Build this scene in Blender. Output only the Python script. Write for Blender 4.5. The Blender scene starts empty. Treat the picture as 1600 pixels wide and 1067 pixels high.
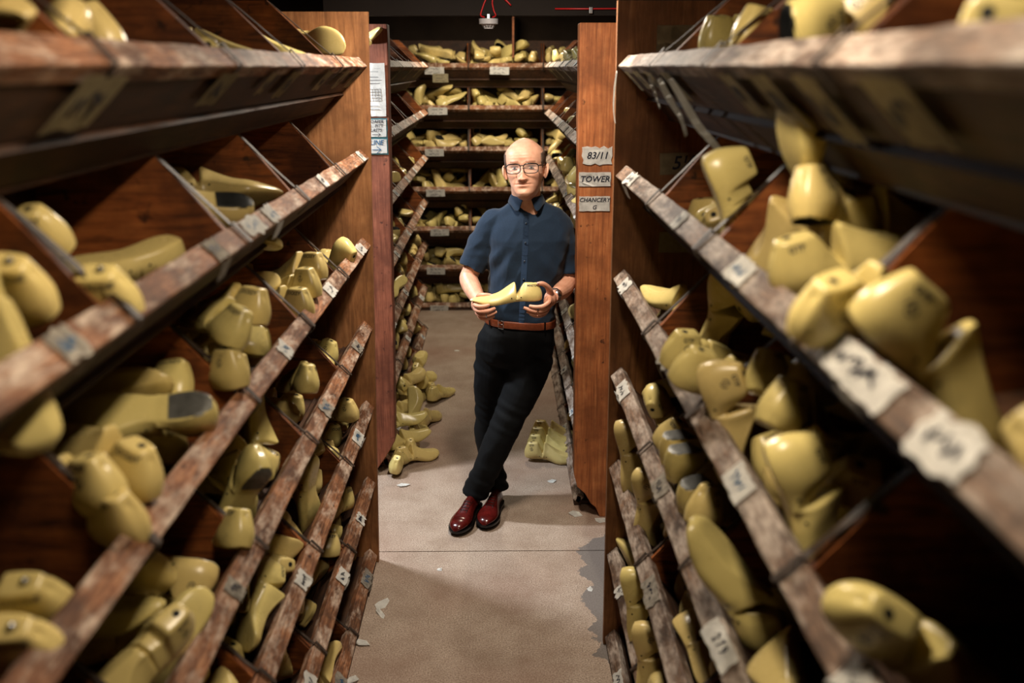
import bpy, bmesh, math, random
from mathutils import Vector, Matrix, Euler, noise
from mathutils.bvhtree import BVHTree
R_ = math.radians
sc = bpy.context.scene
COL = sc.collection
# ------------------------------------------------------------------ camera
CAMZ = 2.13
cam_d = bpy.data.cameras.new('camera')
cam = bpy.data.objects.new('camera', cam_d); COL.objects.link(cam)
cam_d.sensor_width = 36; cam_d.lens = 33.75
cam.location = (0, 0, CAMZ)
cam.rotation_euler = (R_(90 - 15.92), 0, R_(-0.74))
cam_d.clip_start = .05
cam_d.dof.use_dof = True; cam_d.dof.focus_distance = 4.3; cam_d.dof.aperture_fstop = 2.2
sc.camera = cam
# ------------------------------------------------------------------ world, light, exposure
w = bpy.data.worlds.new('world'); sc.world = w; w.use_nodes = True
w.node_tree.nodes['Background'].inputs[0].default_value = (.5, .42, .32, 1)
w.node_tree.nodes['Background'].inputs[1].default_value = .006
sc.view_settings.view_transform = 'Standard'; sc.view_settings.look = 'None'
sc.view_settings.exposure = 0.0; sc.view_settings.gamma = 1; sc.view_settings.use_curve_mapping = False
try:
    sc.cycles.max_bounces = 6; sc.cycles.diffuse_bounces = 2; sc.cycles.glossy_bounces = 2
    sc.cycles.use_denoising = True; sc.cycles.caustics_reflective = False; sc.cycles.caustics_refractive = False
    sc.cycles.sample_clamp_indirect = 4
except Exception: pass
def lamp(name, loc, size, power, color, rot=(0, 0, 0), spread=180):
    l = bpy.data.lights.new(name, 'AREA'); l.shape = 'RECTANGLE'; l.size = size[0]; l.size_y = size[1]
    l.energy = power; l.color = color; l.spread = R_(spread)
    o = bpy.data.objects.new(name, l); COL.objects.link(o); o.location = loc; o.rotation_euler = rot
    return o
WARM = (1, .83, .62); COOL = (.86, .93, 1.0)
LAMPS = [  # x, y, z, tube length, axis, power, colour
    (-.02, 3.38, 2.68, .4, 'y', 44, (1, .87, .72)),  # added front fill over the crossing, brightens post fronts and the man's face
    (.06, 1.15, 2.60, .4, 'y', 16, WARM),
    (-1.45, 4.45, 2.58, .5, 'x', 100, COOL),
    (0.0, 7.45, 2.74, .9, 'y', 46, (1, .86, .66)),
]
for i, (x, y, z, L, ax, pw, c) in enumerate(LAMPS):
    lamp('lamp_light', (x, y, z - .035), (.10, L) if ax == 'y' else (L, .10), pw, c)
# ------------------------------------------------------------------ helpers
def tag(o, label=None, cat=None, group=None, kind=None):
    if label: o['label'] = label
    if cat: o['category'] = cat
    if group: o['group'] = group
    if kind: o['kind'] = kind
    return o
def empty(name, loc=(0, 0, 0)):
    o = bpy.data.objects.new(name, None); COL.objects.link(o); o.location = loc; o.empty_display_size = .1
    return o
def link(name, me, mat=None, parent=None, smooth=False):
    if isinstance(me, bmesh.types.BMesh):
        bm = me; me = bpy.data.meshes.new(name); bm.normal_update(); bm.to_mesh(me); bm.free()
    if mat is not None:
        me.materials.clear()
        for m in (mat if isinstance(mat, (list, tuple)) else [mat]): me.materials.append(m)
    if smooth:
        for p in me.polygons: p.use_smooth = True
    o = bpy.data.objects.new(name, me); COL.objects.link(o)
    if parent is not None:
        o.parent = parent
        o.matrix_parent_inverse = parent.matrix_basis.inverted()   # mesh data stays in world coordinates
    return o
def struct(name, me, mat, **k):
    o = link(name, me, mat); o['kind'] = 'structure'; return o
def bm_box(bm, a, b, bevel=0):
    a = Vector(a); b = Vector(b); vs = []
    for z in (a.z, b.z):
        for x, y in ((a.x, a.y), (b.x, a.y), (b.x, b.y), (a.x, b.y)): vs.append(bm.verts.new((x, y, z)))
    fs = [(3, 2, 1, 0), (4, 5, 6, 7), (0, 1, 5, 4), (1, 2, 6, 5), (2, 3, 7, 6), (3, 0, 4, 7)]
    F = [bm.faces.new([vs[i] for i in f]) for f in fs]
    if bevel:
        es = {e for f in F for e in f.edges}
        bmesh.ops.bevel(bm, geom=list(es), offset=bevel, segments=2, affect='EDGES', profile=.5)
def box(a, b, bevel=0):
    bm = bmesh.new(); bm_box(bm, a, b, bevel); return bm
def prism(pts, y0, y1, n=1, jit=0, seed=0, bm=None):
    """cross-section pts (x,z) extruded along y with n segments; jit = worn edge wobble"""
    bm = bm or bmesh.new(); rings = []
    for j in range(n + 1):
        y = y0 + (y1 - y0) * j / n
        r = []
        for i, (x, z) in enumerate(pts):
            d = noise.noise_vector(Vector((seed * 7.3 + i * 3.1, y * 9, i))) * jit
            r.append(bm.verts.new((x + d.x, y, z + d.z)))
        rings.append(r)
    m = len(pts)
    for j in range(n):
        for i in range(m):
            bm.faces.new((rings[j][i], rings[j][(i + 1) % m], rings[j + 1][(i + 1) % m], rings[j + 1][i]))
    bm.faces.new(rings[0][::-1]); bm.faces.new(rings[-1])
    bmesh.ops.recalc_face_normals(bm, faces=bm.faces)
    return bm
def tube(pts, r, seg=8, bm=None, cap=True):
    bm = bm or bmesh.new(); rings = []; pts = [Vector(p) for p in pts]
    rr = r if isinstance(r, (list, tuple)) else [r] * len(pts)
    up = Vector((0, 0, 1))
    for i, p in enumerate(pts):
        t = (pts[min(i + 1, len(pts) - 1)] - pts[max(i - 1, 0)]).normalized()
        a = t.cross(up)
        if a.length < .05: a = t.cross(Vector((0, 1, 0)))
        a.normalize(); b = a.cross(t)
        rings.append([bm.verts.new(p + (a * math.cos(k * 2 * math.pi / seg) + b * math.sin(k * 2 * math.pi / seg)) * rr[i]) for k in range(seg)])
    for i in range(len(pts) - 1):
        for k in range(seg):
            bm.faces.new((rings[i][k], rings[i][(k + 1) % seg], rings[i + 1][(k + 1) % seg], rings[i + 1][k]))
    if cap:
        bm.faces.new(rings[0][::-1]); bm.faces.new(rings[-1])
    bmesh.ops.recalc_face_normals(bm, faces=bm.faces)
    return bm
# ------------------------------------------------------------------ materials
def mat(name, rough=.6, spec=.5):
    m = bpy.data.materials.new(name); m.use_nodes = True; nt = m.node_tree
    b = nt.nodes['Principled BSDF']; b.inputs['Roughness'].default_value = rough
    b.inputs['Specular IOR Level'].default_value = spec
    return m, nt, b
def N(nt, t, **k):
    n = nt.nodes.new(t)
    for a, v in k.items(): setattr(n, a, v)
    return n
def coords(nt, scale=(1, 1, 1), obj=True):
    tc = N(nt, 'ShaderNodeTexCoord'); mp = N(nt, 'ShaderNodeMapping'); mp.inputs['Scale'].default_value = scale
    nt.links.new(tc.outputs['Object' if obj else 'Generated'], mp.inputs['Vector']); return mp.outputs['Vector']
def noise_n(nt, vec, scale, detail=4, rough=.6, dist=0):
    n = N(nt, 'ShaderNodeTexNoise'); n.inputs['Scale'].default_value = scale; n.inputs['Detail'].default_value = detail
    n.inputs['Roughness'].default_value = rough; n.inputs['Distortion'].default_value = dist
    nt.links.new(vec, n.inputs['Vector']); return n.outputs['Fac']
def ramp(nt, fac, stops, interp='LINEAR'):
    r = N(nt, 'ShaderNodeValToRGB'); r.color_ramp.interpolation = interp; el = r.color_ramp.elements
    while len(el) > 1: el.remove(el[-1])
    el[0].position = stops[0][0]; el[0].color = c4(stops[0][1])
    for p, c in stops[1:]: e = el.new(p); e.color = c4(c)
    nt.links.new(fac, r.inputs['Fac']); return r.outputs['Color']
def c4(c):
    if isinstance(c, (int, float)): return (c, c, c, 1)
    return (c[0], c[1], c[2], 1)
def mix(nt, fac, a, b, mode='MIX'):
    m = N(nt, 'ShaderNodeMix', data_type='RGBA', blend_type=mode)
    for s, v in ((m.inputs[0], fac), (m.inputs[6], a), (m.inputs[7], b)):
        if hasattr(v, 'type') and hasattr(v, 'links'): nt.links.new(v, s)
        else: s.default_value = v if isinstance(v, (int, float)) and s.type == 'VALUE' else c4(v)
    return m.outputs[2]
def bump(nt, b, h, strength=.3, dist=.002):
    n = N(nt, 'ShaderNodeBump'); n.inputs['Strength'].default_value = strength; n.inputs['Distance'].default_value = dist
    nt.links.new(h, n.inputs['Height']); nt.links.new(n.outputs['Normal'], b.inputs['Normal'])
def srgb(r, g, b):
    f = lambda v: (v / 255 / 12.92) if v / 255 <= .04045 else ((v / 255 + .055) / 1.055) ** 2.4
    return (f(r), f(g), f(b))
def wood(name, dark, mid, light, grain=(14, 1.2, 14), worn=None, wornamt=.5, rough=.65, knots=True, bstr=.35):
    m, nt, b = mat(name, rough, .35)
    v = coords(nt, grain)
    n1 = noise_n(nt, v, 3.0, 8, .65, .6)
    v2 = coords(nt, (1, 1, 1)); n2 = noise_n(nt, v2, 6, 5, .6)
    col = ramp(nt, n1, [(.28, dark), (.5, mid), (.72, light)])
    col = mix(nt, ramp(nt, n2, [(.35, .0), (.62, .75)]), col, dark)
    if knots:
        n3 = noise_n(nt, v2, 26, 3, .5); col = mix(nt, ramp(nt, n3, [(.66, 0), (.74, .8)]), col, tuple(c * .25 for c in dark))
    if worn is not None:
        n4 = noise_n(nt, coords(nt, (9, 3.2, 9)), 2.2, 7, .7)
        n5 = noise_n(nt, coords(nt, (60, 14, 60)), 2.0, 4, .7)
        wm = mix(nt, 1.0, ramp(nt, n4, [(.52 - wornamt * .25, 0), (.66 - wornamt * .2, 1)]), ramp(nt, n5, [(.3, .15), (.6, 1)]), 'MULTIPLY')
        col = mix(nt, wm, col, worn)
    nt.links.new(col, b.inputs['Base Color'])
    bump(nt, b, n1, bstr, .004)
    return m
M = {}
M['rail'] = wood('rail_wood', srgb(44, 25, 15), srgb(140, 90, 58), srgb(196, 144, 104), grain=(60, 5, 60), worn=srgb(196, 176, 158), wornamt=.16, bstr=.5)
M['railgrey'] = wood('worn_rail_wood', srgb(40, 28, 22), srgb(112, 88, 72), srgb(160, 126, 100), grain=(60, 5, 60), worn=srgb(176, 162, 150), wornamt=.34, bstr=.5)
M['board'] = wood('board_wood', srgb(30, 17, 9), srgb(70, 43, 24), srgb(96, 62, 36), grain=(30, 2, 30))
M['divider'] = wood('divider_wood', srgb(52, 24, 9), srgb(150, 82, 36), srgb(184, 110, 54), grain=(2.0, 14, 22), bstr=.2)
M['panel'] = wood('panel_wood', srgb(96, 60, 32), srgb(150, 100, 60), srgb(172, 122, 78), grain=(20, 20, 1.6), knots=False)
M['post'] = wood('post_wood', srgb(110, 60, 30), srgb(176, 104, 58), srgb(202, 134, 82), grain=(26, 26, 1.3))
M['postred'] = wood('red_post_wood', srgb(84, 44, 30), srgb(136, 78, 56), srgb(164, 104, 80), grain=(30, 30, 1.2))
def plain(name, col, rough=.6, spec=.4, metal=0, var=0, vscale=30, bs=0):
    m, nt, b = mat(name, rough, spec); b.inputs['Metallic'].default_value = metal
    if var:
        n = noise_n(nt, coords(nt), vscale, 5, .6)
        c = mix(nt, ramp(nt, n, [(.3, 0), (.7, 1)]), tuple(x * (1 - var) for x in col), tuple(min(1, x * (1 + var * .6)) for x in col))
        nt.links.new(c, b.inputs['Base Color'])
        if bs: bump(nt, b, n, bs, .002)
    else: b.inputs['Base Color'].default_value = c4(col)
    return m
M['strap'] = plain('dark_strap', srgb(58, 46, 38), .55, .4, 0, .6, 60, .4)
M['paper'] = plain('paper', srgb(238, 236, 230), .8, .2, 0, .16, 40)
M['card'] = plain('aged_card', srgb(176, 164, 132), .8, .2, 0, .2, 40)
M['ink'] = plain('ink', srgb(28, 30, 44), .6)
M['blueink'] = plain('blue_ink', srgb(44, 86, 120), .6)
M['redink'] = plain('red_ink', srgb(190, 70, 70), .6)
M['teal'] = plain('teal_card_edge', srgb(70, 120, 128), .6)
M['darkwall'] = plain('dark_wall', srgb(46, 36, 28), .9, .2, 0, .3, 4)
M['ceil'] = plain('dark_ceiling', srgb(26, 21, 18), .9, .2, 0, .3, 3)
# concrete floor
def floor_mat():
    m, nt, b = mat('concrete', .62, .3)
    v = coords(nt)
    fine = noise_n(nt, v, 170, 3, .7); mid_ = noise_n(nt, v, 5, 6, .65); big = noise_n(nt, v, 1.3, 4, .5)
    col = ramp(nt, fine, [(.3, srgb(96, 80, 66)), (.45, srgb(148, 130, 114)), (.6, srgb(180, 162, 146)), (.72, srgb(205, 192, 178))])
    col = mix(nt, ramp(nt, mid_, [(.4, 0), (.72, .55)]), col, srgb(112, 88, 70))
    col = mix(nt, ramp(nt, big, [(.45, 0), (.7, .4)]), col, srgb(126, 84, 66))
    # grey screed patch along the right rack, wavy edge
    sep = N(nt, 'ShaderNodeSeparateXYZ'); nt.links.new(v, sep.inputs[0])
    edge = noise_n(nt, v, 5.5, 6, .6)
    a = N(nt, 'ShaderNodeMath', operation='MULTIPLY_ADD'); nt.links.new(edge, a.inputs[0]); a.inputs[1].default_value = .28; nt.links.new(sep.outputs[0], a.inputs[2])
    def mt(op, x, y, z=None):
        n = N(nt, 'ShaderNodeMath', operation=op)
        for i, v_ in enumerate((x, y, z)):
            if v_ is None: continue
            if isinstance(v_, (int, float)): n.inputs[i].default_value = v_
            else: nt.links.new(v_, n.inputs[i])
        return n.outputs[0]
    far = mt('MAXIMUM', mt('SUBTRACT', mt('ABSOLUTE', mt('SUBTRACT', sep.outputs[1], 3.58), None), .42), 0.0)
    patch = mt('GREATER_THAN', mt('MULTIPLY_ADD', far, -.9, a.outputs[0]), .505)
    grey = ramp(nt, fine, [(.3, srgb(92, 84, 80)), (.7, srgb(122, 114, 108))])
    col = mix(nt, patch, col, grey)
    nt.links.new(col, b.inputs['Base Color']); bump(nt, b, fine, .25, .0015)
    return m
M['floor'] = floor_mat()
# ------------------------------------------------------------------ room shell
bm = bmesh.new(); bm_box(bm, (-2.6, -1.6, -.06), (2.4, 3.965, 0)); struct('floor', bm, M['floor'])
bm = bmesh.new(); bm_box(bm, (-2.6, 3.971, -.06), (2.4, 9.3, 0)); o = struct('floor', bm, M['floor']); 
struct('wall_back', box((-2.6, 9.2, 0), (2.4, 9.3, 3.0)), M['darkwall'])
struct('wall_left', box((-2.7, -1.6, 0), (-2.6, 9.3, 3.0)), M['darkwall'])
struct('wall_right', box((2.4, -1.6, 0), (2.5, 9.3, 3.0)), M['darkwall'])
struct('wall_front', box((-2.6, -1.7, 0), (2.4, -1.6, 3.0)), M['darkwall'])
struct('ceiling', box((-2.6, -1.6, 2.86), (2.4, 9.2, 2.95)), M['ceil'])
# ------------------------------------------------------------------ last racks
H = .35                       # height between trays
ROWZ = [CAMZ + .004 - H * k for k in range(7)]          # lower front corner of each rail
ORD = ['top', 'second', 'third', 'fourth', 'fifth', 'sixth', 'lowest']
class Rack:
    def __init__(s, name, label, fmap, s0, s1, divs, top, flip, rows=7, panels=(), group=None, seed=1, lean=0):
        s.name, s.fmap, s.s0, s.s1, s.divs, s.flip, s.rows, s.seed = name, fmap, s0, s1, divs, flip, rows, seed
        s.root = empty(name, fmap(0.3, (s0 + s1) / 2, 0)); tag(s.root, label, 'shelving', group)
        rnd = random.Random(seed)
        for k in range(rows):
            z = ROWZ[k]; zf = max(z - .17, .012) if k == 6 else z - .17
            # rail: worn edge strip, face at 45 degrees
            q = .036; t = .024
            s.part('rail', [(0, z), (q, z + q), (q + t, z + q - t), (t + .004, z - t)], (M['railgrey'] if s.flip == 1 else M['rail']), n=int((s1 - s0) / .035), jit=.0022, sd=seed * 10 + k, bev=1)
            if k < 6:
                s.part('lip_board', [(.010, z - .002), (.028, z + .010), (.118, z - .082), (.100, z - .094)], M['board'], n=10, jit=.001, sd=seed + k)
                s.part('lip_board', [(.108, z - .090), (.126, z - .076), (.192, z - .146), (.178, z - .172)], M['board'], n=10, jit=.001, sd=seed + k + 50)
            else:
                s.part('lip_board', [(.006, .001), (.024, z + .02), (.04, z + .012), (.04, .001)], M['board'], n=10, jit=.0005, sd=seed + k)
            tb = [(.095, z - .106), (.11, z - .088), (.42, z - .045), (.42, z - .063)] if k < 6 else [(.04, .012), (.04, .028), (.42, .028), (.42, .012)]
            s.part('tray_board', tb, M['board'], n=4, jit=.0005, sd=seed)
            if k < 6: s.part('tray_board', [(.17, zf), (.17, zf + .016), (.42, zf + .004), (.42, zf - .012)], M['board'], n=4, jit=.0005, sd=seed)
            for j, dv in enumerate(divs):
                zt = (ROWZ[k - 1] - .174) if k else z + .22
                zb = zf - .01 if k < 6 else zf
                u0 = .034
                prof = [(u0, z + .012), (.176, zt + .0), (.42, zt - .03), (.42, zb - .02), (.185, zb + .006)] if k < 6 else \
                       [(u0, z + .012), (.176, zt), (.42, zt - .03), (.42, zb + .012), (.05, zb + .012)]
                if k == 0: prof = [(u0, z + .012), (.23, z + .20), (.42, z + .20), (.42, zb - .02), (.185, zb + .006)]
                s.part('divider', prof, M['divider'], y0=dv - .011, y1=dv + .011, n=1)
                # dark strap that trims the divider edge and wraps over the rail
                e1 = (.176, zt - .002) if k else (.225, z + .196)
                w_ = .006 if k not in (1, 2) else .0085
                zz = [(.178 if k else .23, e1[1]), (u0 + .004, z + q + .012 - .012), (q - .004, z + q + .004), (-.0025, z + .002), (.006, z - .010), (.03, z - .032)]
                s.strap(zz, dv + rnd.uniform(-.004, .004), w_, rnd)
        s.part('back_board', [(.42, .01), (.435, .01), (.435, top), (.42, top)], M['board'], n=1)
        for pn in panels:
            s.part('end_panel', [(-.004, 0.002), (-.004, top), (.435, top), (.435, .002)], M['panel'], y0=pn[0], y1=pn[1], n=1)
    def conv(s, bm):
        for v in bm.verts:
            v.co = s.fmap(v.co.x, v.co.y, v.co.z)
        bmesh.ops.recalc_face_normals(bm, faces=bm.faces)
    def part(s, nm, prof, m, n=1, jit=0, sd=0, y0=None, y1=None, bev=0):
        bm = prism(prof, s.s0 if y0 is None else y0, s.s1 if y1 is None else y1, n, jit, sd)
        s.conv(bm)
        o = link(nm, bm, m, s.root)
        if bev:
            md = o.modifiers.new('b', 'BEVEL'); md.width = .004; md.segments = 2; md.limit_method = 'ANGLE'; md.angle_limit = R_(50)
        return o
    def strap(s, pts, y, hw, rnd):
        """ribbon with thickness following (u,z) points"""
        bm = bmesh.new(); th = .0022; P = []
        for a, b in zip(pts[:-1], pts[1:]):
            m_ = 5 if math.dist(a, b) > .08 else 2
            for i in range(m_): P.append((a[0] + (b[0] - a[0]) * i / m_, a[1] + (b[1] - a[1]) * i / m_))
        P.append(pts[-1]); rings = []
        for i, p in enumerate(P):
            a = P[max(0, i - 1)]; b = P[min(len(P) - 1, i + 1)]
            d = Vector((b[0] - a[0], b[1] - a[1])).normalized(); nrm = Vector((-d.y, d.x)) * -1
            if nrm.x > 0: nrm = -nrm
            wob = noise.noise(Vector((i * .5, y * 7, pts[0][1] * 5))) * .005; wd = hw * (1 + .3 * noise.noise(Vector((i * .9, y, 3))))
            base = Vector(p) + nrm * (.001 + .0015 * rnd.random())
            c = [(base, y - wd + wob), (base, y + wd + wob), (base + nrm * th, y + wd + wob), (base + nrm * th, y - wd + wob)]
            rings.append([bm.verts.new((q.x, yy, q.y)) for q, yy in c])
        for i in range(len(rings) - 1):
            for k in range(4): bm.faces.new((rings[i][k], rings[i][(k + 1) % 4], rings[i + 1][(k + 1) % 4], rings[i + 1][k]))
        bm.faces.new(rings[0][::-1]); bm.faces.new(rings[-1])
        s.conv(bm); link('edge_strap', bm, M['strap'], s.root)
def lmap(xt, lean):           # left-hand rack: u runs towards -X
    return lambda u, y, z: Vector((-(xt + lean * (CAMZ - z)) - u, y, z))
def rmap(xt, lean):
    return lambda u, y, z: Vector((xt + lean * (CAMZ - z) + u, y, z))
def bmap(yf):                 # far rack faces the camera
    return lambda u, x, z: Vector((x, yf + u, z))
PB = .637
YL, YR = 3.87, 3.22
def yb(y1, n, p=PB): return [y1 - p * i for i in range(n)]
RACKS = {}
RACKS['L'] = Rack('last_rack', 'tall wooden last rack in the left foreground with sloping trays', lmap(.508, .020), -.30, YL, yb(YL - PB, 5)[::-1], 2.335, -1, panels=[(YL, YL + .028)], seed=1)
RACKS['R'] = Rack('last_rack', 'tall wooden last rack in the right foreground, in front of the TOWER post', rmap(.383, .006), -.30, YR, [-.09, .55, 1.20, 1.86, 2.50], 2.335, 1, panels=[(YR, YR + .028)], seed=2)
RACKS['LF'] = Rack('last_rack', 'tall wooden last rack on the left behind the reddish post', lmap(.545, .028), 4.93, 7.75, [5.6, 6.3, 7.0, 7.738], 2.30, -1, panels=[], seed=3)
RACKS['RF'] = Rack('last_rack', 'tall wooden last rack on the right behind the man and the TOWER post', rmap(.352, .006), 4.44, 7.75, [5.1, 5.76, 6.42, 7.08, 7.738], 2.30, 1, panels=[], seed=4)
RACKS['B'] = Rack('last_rack', 'wooden last rack facing the camera across the far end of the aisle', bmap(8.5), -1.70, 1.45, [-1.555, -.91, -.265, .38, 1.03], 2.36, 0, panels=[(-1.728, -1.70), (1.45, 1.478)], seed=5)
# ------------------------------------------------------------------ posts that close the far racks
def post(name, label, x0, x1, y0, y1, top, lean, cut, m, seed):
    """heavy plank on edge; cut = list of (x, z) of its broken foot, from the aisle side"""
    root_me = bmesh.new(); n = 26
    prof = [(x0, cut[0][1])] + [(x0, cut[0][1] + (top - cut[0][1]) * i / n) for i in range(1, n)] + [(x0, top), (x1, top), (x1, .0)] + [(a, b) for a, b in cut[::-1] if b > 0 or a != x0][:-1]
    rg = []
    for y in (y0, y1):
        r = []
        for i, (x, z) in enumerate(prof):
            d = noise.noise(Vector((seed, z * 9, x * 20))) * .0035 + noise.noise(Vector((seed, z * 40, x * 20))) * .0016
            sx = -1 if x0 < 0 else 1
            r.append(root_me.verts.new((x + d + sx * lean * (CAMZ - z), y, z)))
        rg.append(r)
    m_ = len(prof)
    for i in range(m_): root_me.faces.new((rg[0][i], rg[0][(i + 1) % m_], rg[1][(i + 1) % m_], rg[1][i]))
    a = root_me.faces.new(rg[0][::-1]); b = root_me.faces.new(rg[1])
    bmesh.ops.recalc_face_normals(root_me, faces=root_me.faces)
    o = link(name, root_me, m); tag(o, label, 'post')
    md = o.modifiers.new('b', 'BEVEL'); md.width = .004; md.segments = 2; md.limit_method = 'ANGLE'; md.angle_limit = R_(60)
    return o
POST_R = post('upright_post', 'orange brown timber post with TOWER and CHANCERY G papers, broken at the foot', .346, .56, 4.31, 4.42, 2.315, .006,
              [(.346, .225), (.362, .16), (.40, .125), (.43, .07), (.455, .05), (.478, 0)], M['post'], 3)
POST_L = post('upright_post', 'reddish timber post on the left with a printed sheet and arrow cards', -.535, -.70, 4.82, 4.92, 2.33, .016,
              [(-.535, .20), (-.56, .155), (-.60, .09), (-.64, .03), (-.66, 0)], M['postred'], 5)
# ------------------------------------------------------------------ shoe lasts
def last_mat(name, base, dirt=.35):
    m, nt, b = mat(name, .33, .5)
    oi = N(nt, 'ShaderNodeObjectInfo'); v = coords(nt)
    hs = N(nt, 'ShaderNodeHueSaturation')
    mr = N(nt, 'ShaderNodeMapRange'); mr.inputs[3].default_value = .80; mr.inputs[4].default_value = 1.12; nt.links.new(oi.outputs['Random'], mr.inputs[0])
    mh = N(nt, 'ShaderNodeMapRange'); mh.inputs[3].default_value = .493; mh.inputs[4].default_value = .508
    m7 = N(nt, 'ShaderNodeMath', operation='FRACT'); m8 = N(nt, 'ShaderNodeMath', operation='MULTIPLY'); m8.inputs[1].default_value = 7.13
    nt.links.new(oi.outputs['Random'], m8.inputs[0]); nt.links.new(m8.outputs[0], m7.inputs[0]); nt.links.new(m7.outputs[0], mh.inputs[0])
    nt.links.new(mr.outputs[0], hs.inputs['Value']); nt.links.new(mh.outputs[0], hs.inputs['Hue']); hs.inputs['Color'].default_value = c4(base)
    # scuffs and handling dirt with a shape of their own, different on each last
    va = N(nt, 'ShaderNodeVectorMath', operation='ADD'); nt.links.new(v, va.inputs[0])
    cb = N(nt, 'ShaderNodeCombineXYZ'); nt.links.new(m8.outputs[0], cb.inputs[0]); nt.links.new(oi.outputs['Random'], cb.inputs[1]); nt.links.new(cb.outputs[0], va.inputs[1])
    d1 = noise_n(nt, va.outputs[0], 11, 5, .65); d2 = noise_n(nt, va.outputs[0], 70, 3, .6)
    dm = mix(nt, 1.0, ramp(nt, d1, [(.57, 0), (.75, 1)]), ramp(nt, d2, [(.35, .2), (.6, 1)]), 'MULTIPLY')
    f = N(nt, 'ShaderNodeMath', operation='MULTIPLY'); nt.links.new(dm, f.inputs[0]); f.inputs[1].default_value = dirt
    col = mix(nt, f.outputs[0], hs.outputs[0], srgb(92, 80, 58))
    nt.links.new(col, b.inputs['Base Color'])
    rr = N(nt, 'ShaderNodeMapRange'); rr.inputs[3].default_value = .2; rr.inputs[4].default_value = .36; nt.links.new(d1, rr.inputs[0]); nt.links.new(rr.outputs[0], b.inputs['Roughness'])
    return m
M['last'] = last_mat('yellow_plastic', srgb(213, 192, 124))
M['plate'] = plain('worn_steel', srgb(126, 126, 122), .5, .5, .55, .35, 60, .2)
M['platedark'] = plain('dark_steel', srgb(62, 62, 58), .55, .5, .5, .4, 60, .2)
M['hole'] = plain('black_hole', (.004, .004, .004), .8)
M['pinmetal'] = plain('bright_pin', srgb(190, 192, 196), .25, .5, 1)
def interp(tab, s):
    for (a, va), (b, vb) in zip(tab[:-1], tab[1:]):
        if s <= b:
            t = (s - a) / (b - a) if b > a else 0
            return va + (vb - va) * t
    return tab[-1][1]
def smooth_tab(tab, s, w=.018):
    return (interp(tab, s - w) + 2 * interp(tab, s) + interp(tab, s + w)) / 4
STY = {
 # toe: (s, half width) tail, top: height profile (s, z)
 'slim':  dict(L=.318, toe=[(.82, .038), (.90, .027), (.95, .019), (.98, .012), (1, .004)], flat=1.0, h=.104, notch='v'),
 'round': dict(L=.295, toe=[(.82, .047), (.90, .041), (.95, .033), (.98, .022), (1, .007)], flat=1.18, h=.110, notch='v'),
 'block': dict(L=.305, toe=[(.82, .045), (.90, .036), (.95, .027), (.98, .017), (1, .006)], flat=1.1, h=.114, notch='step'),
}
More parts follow.
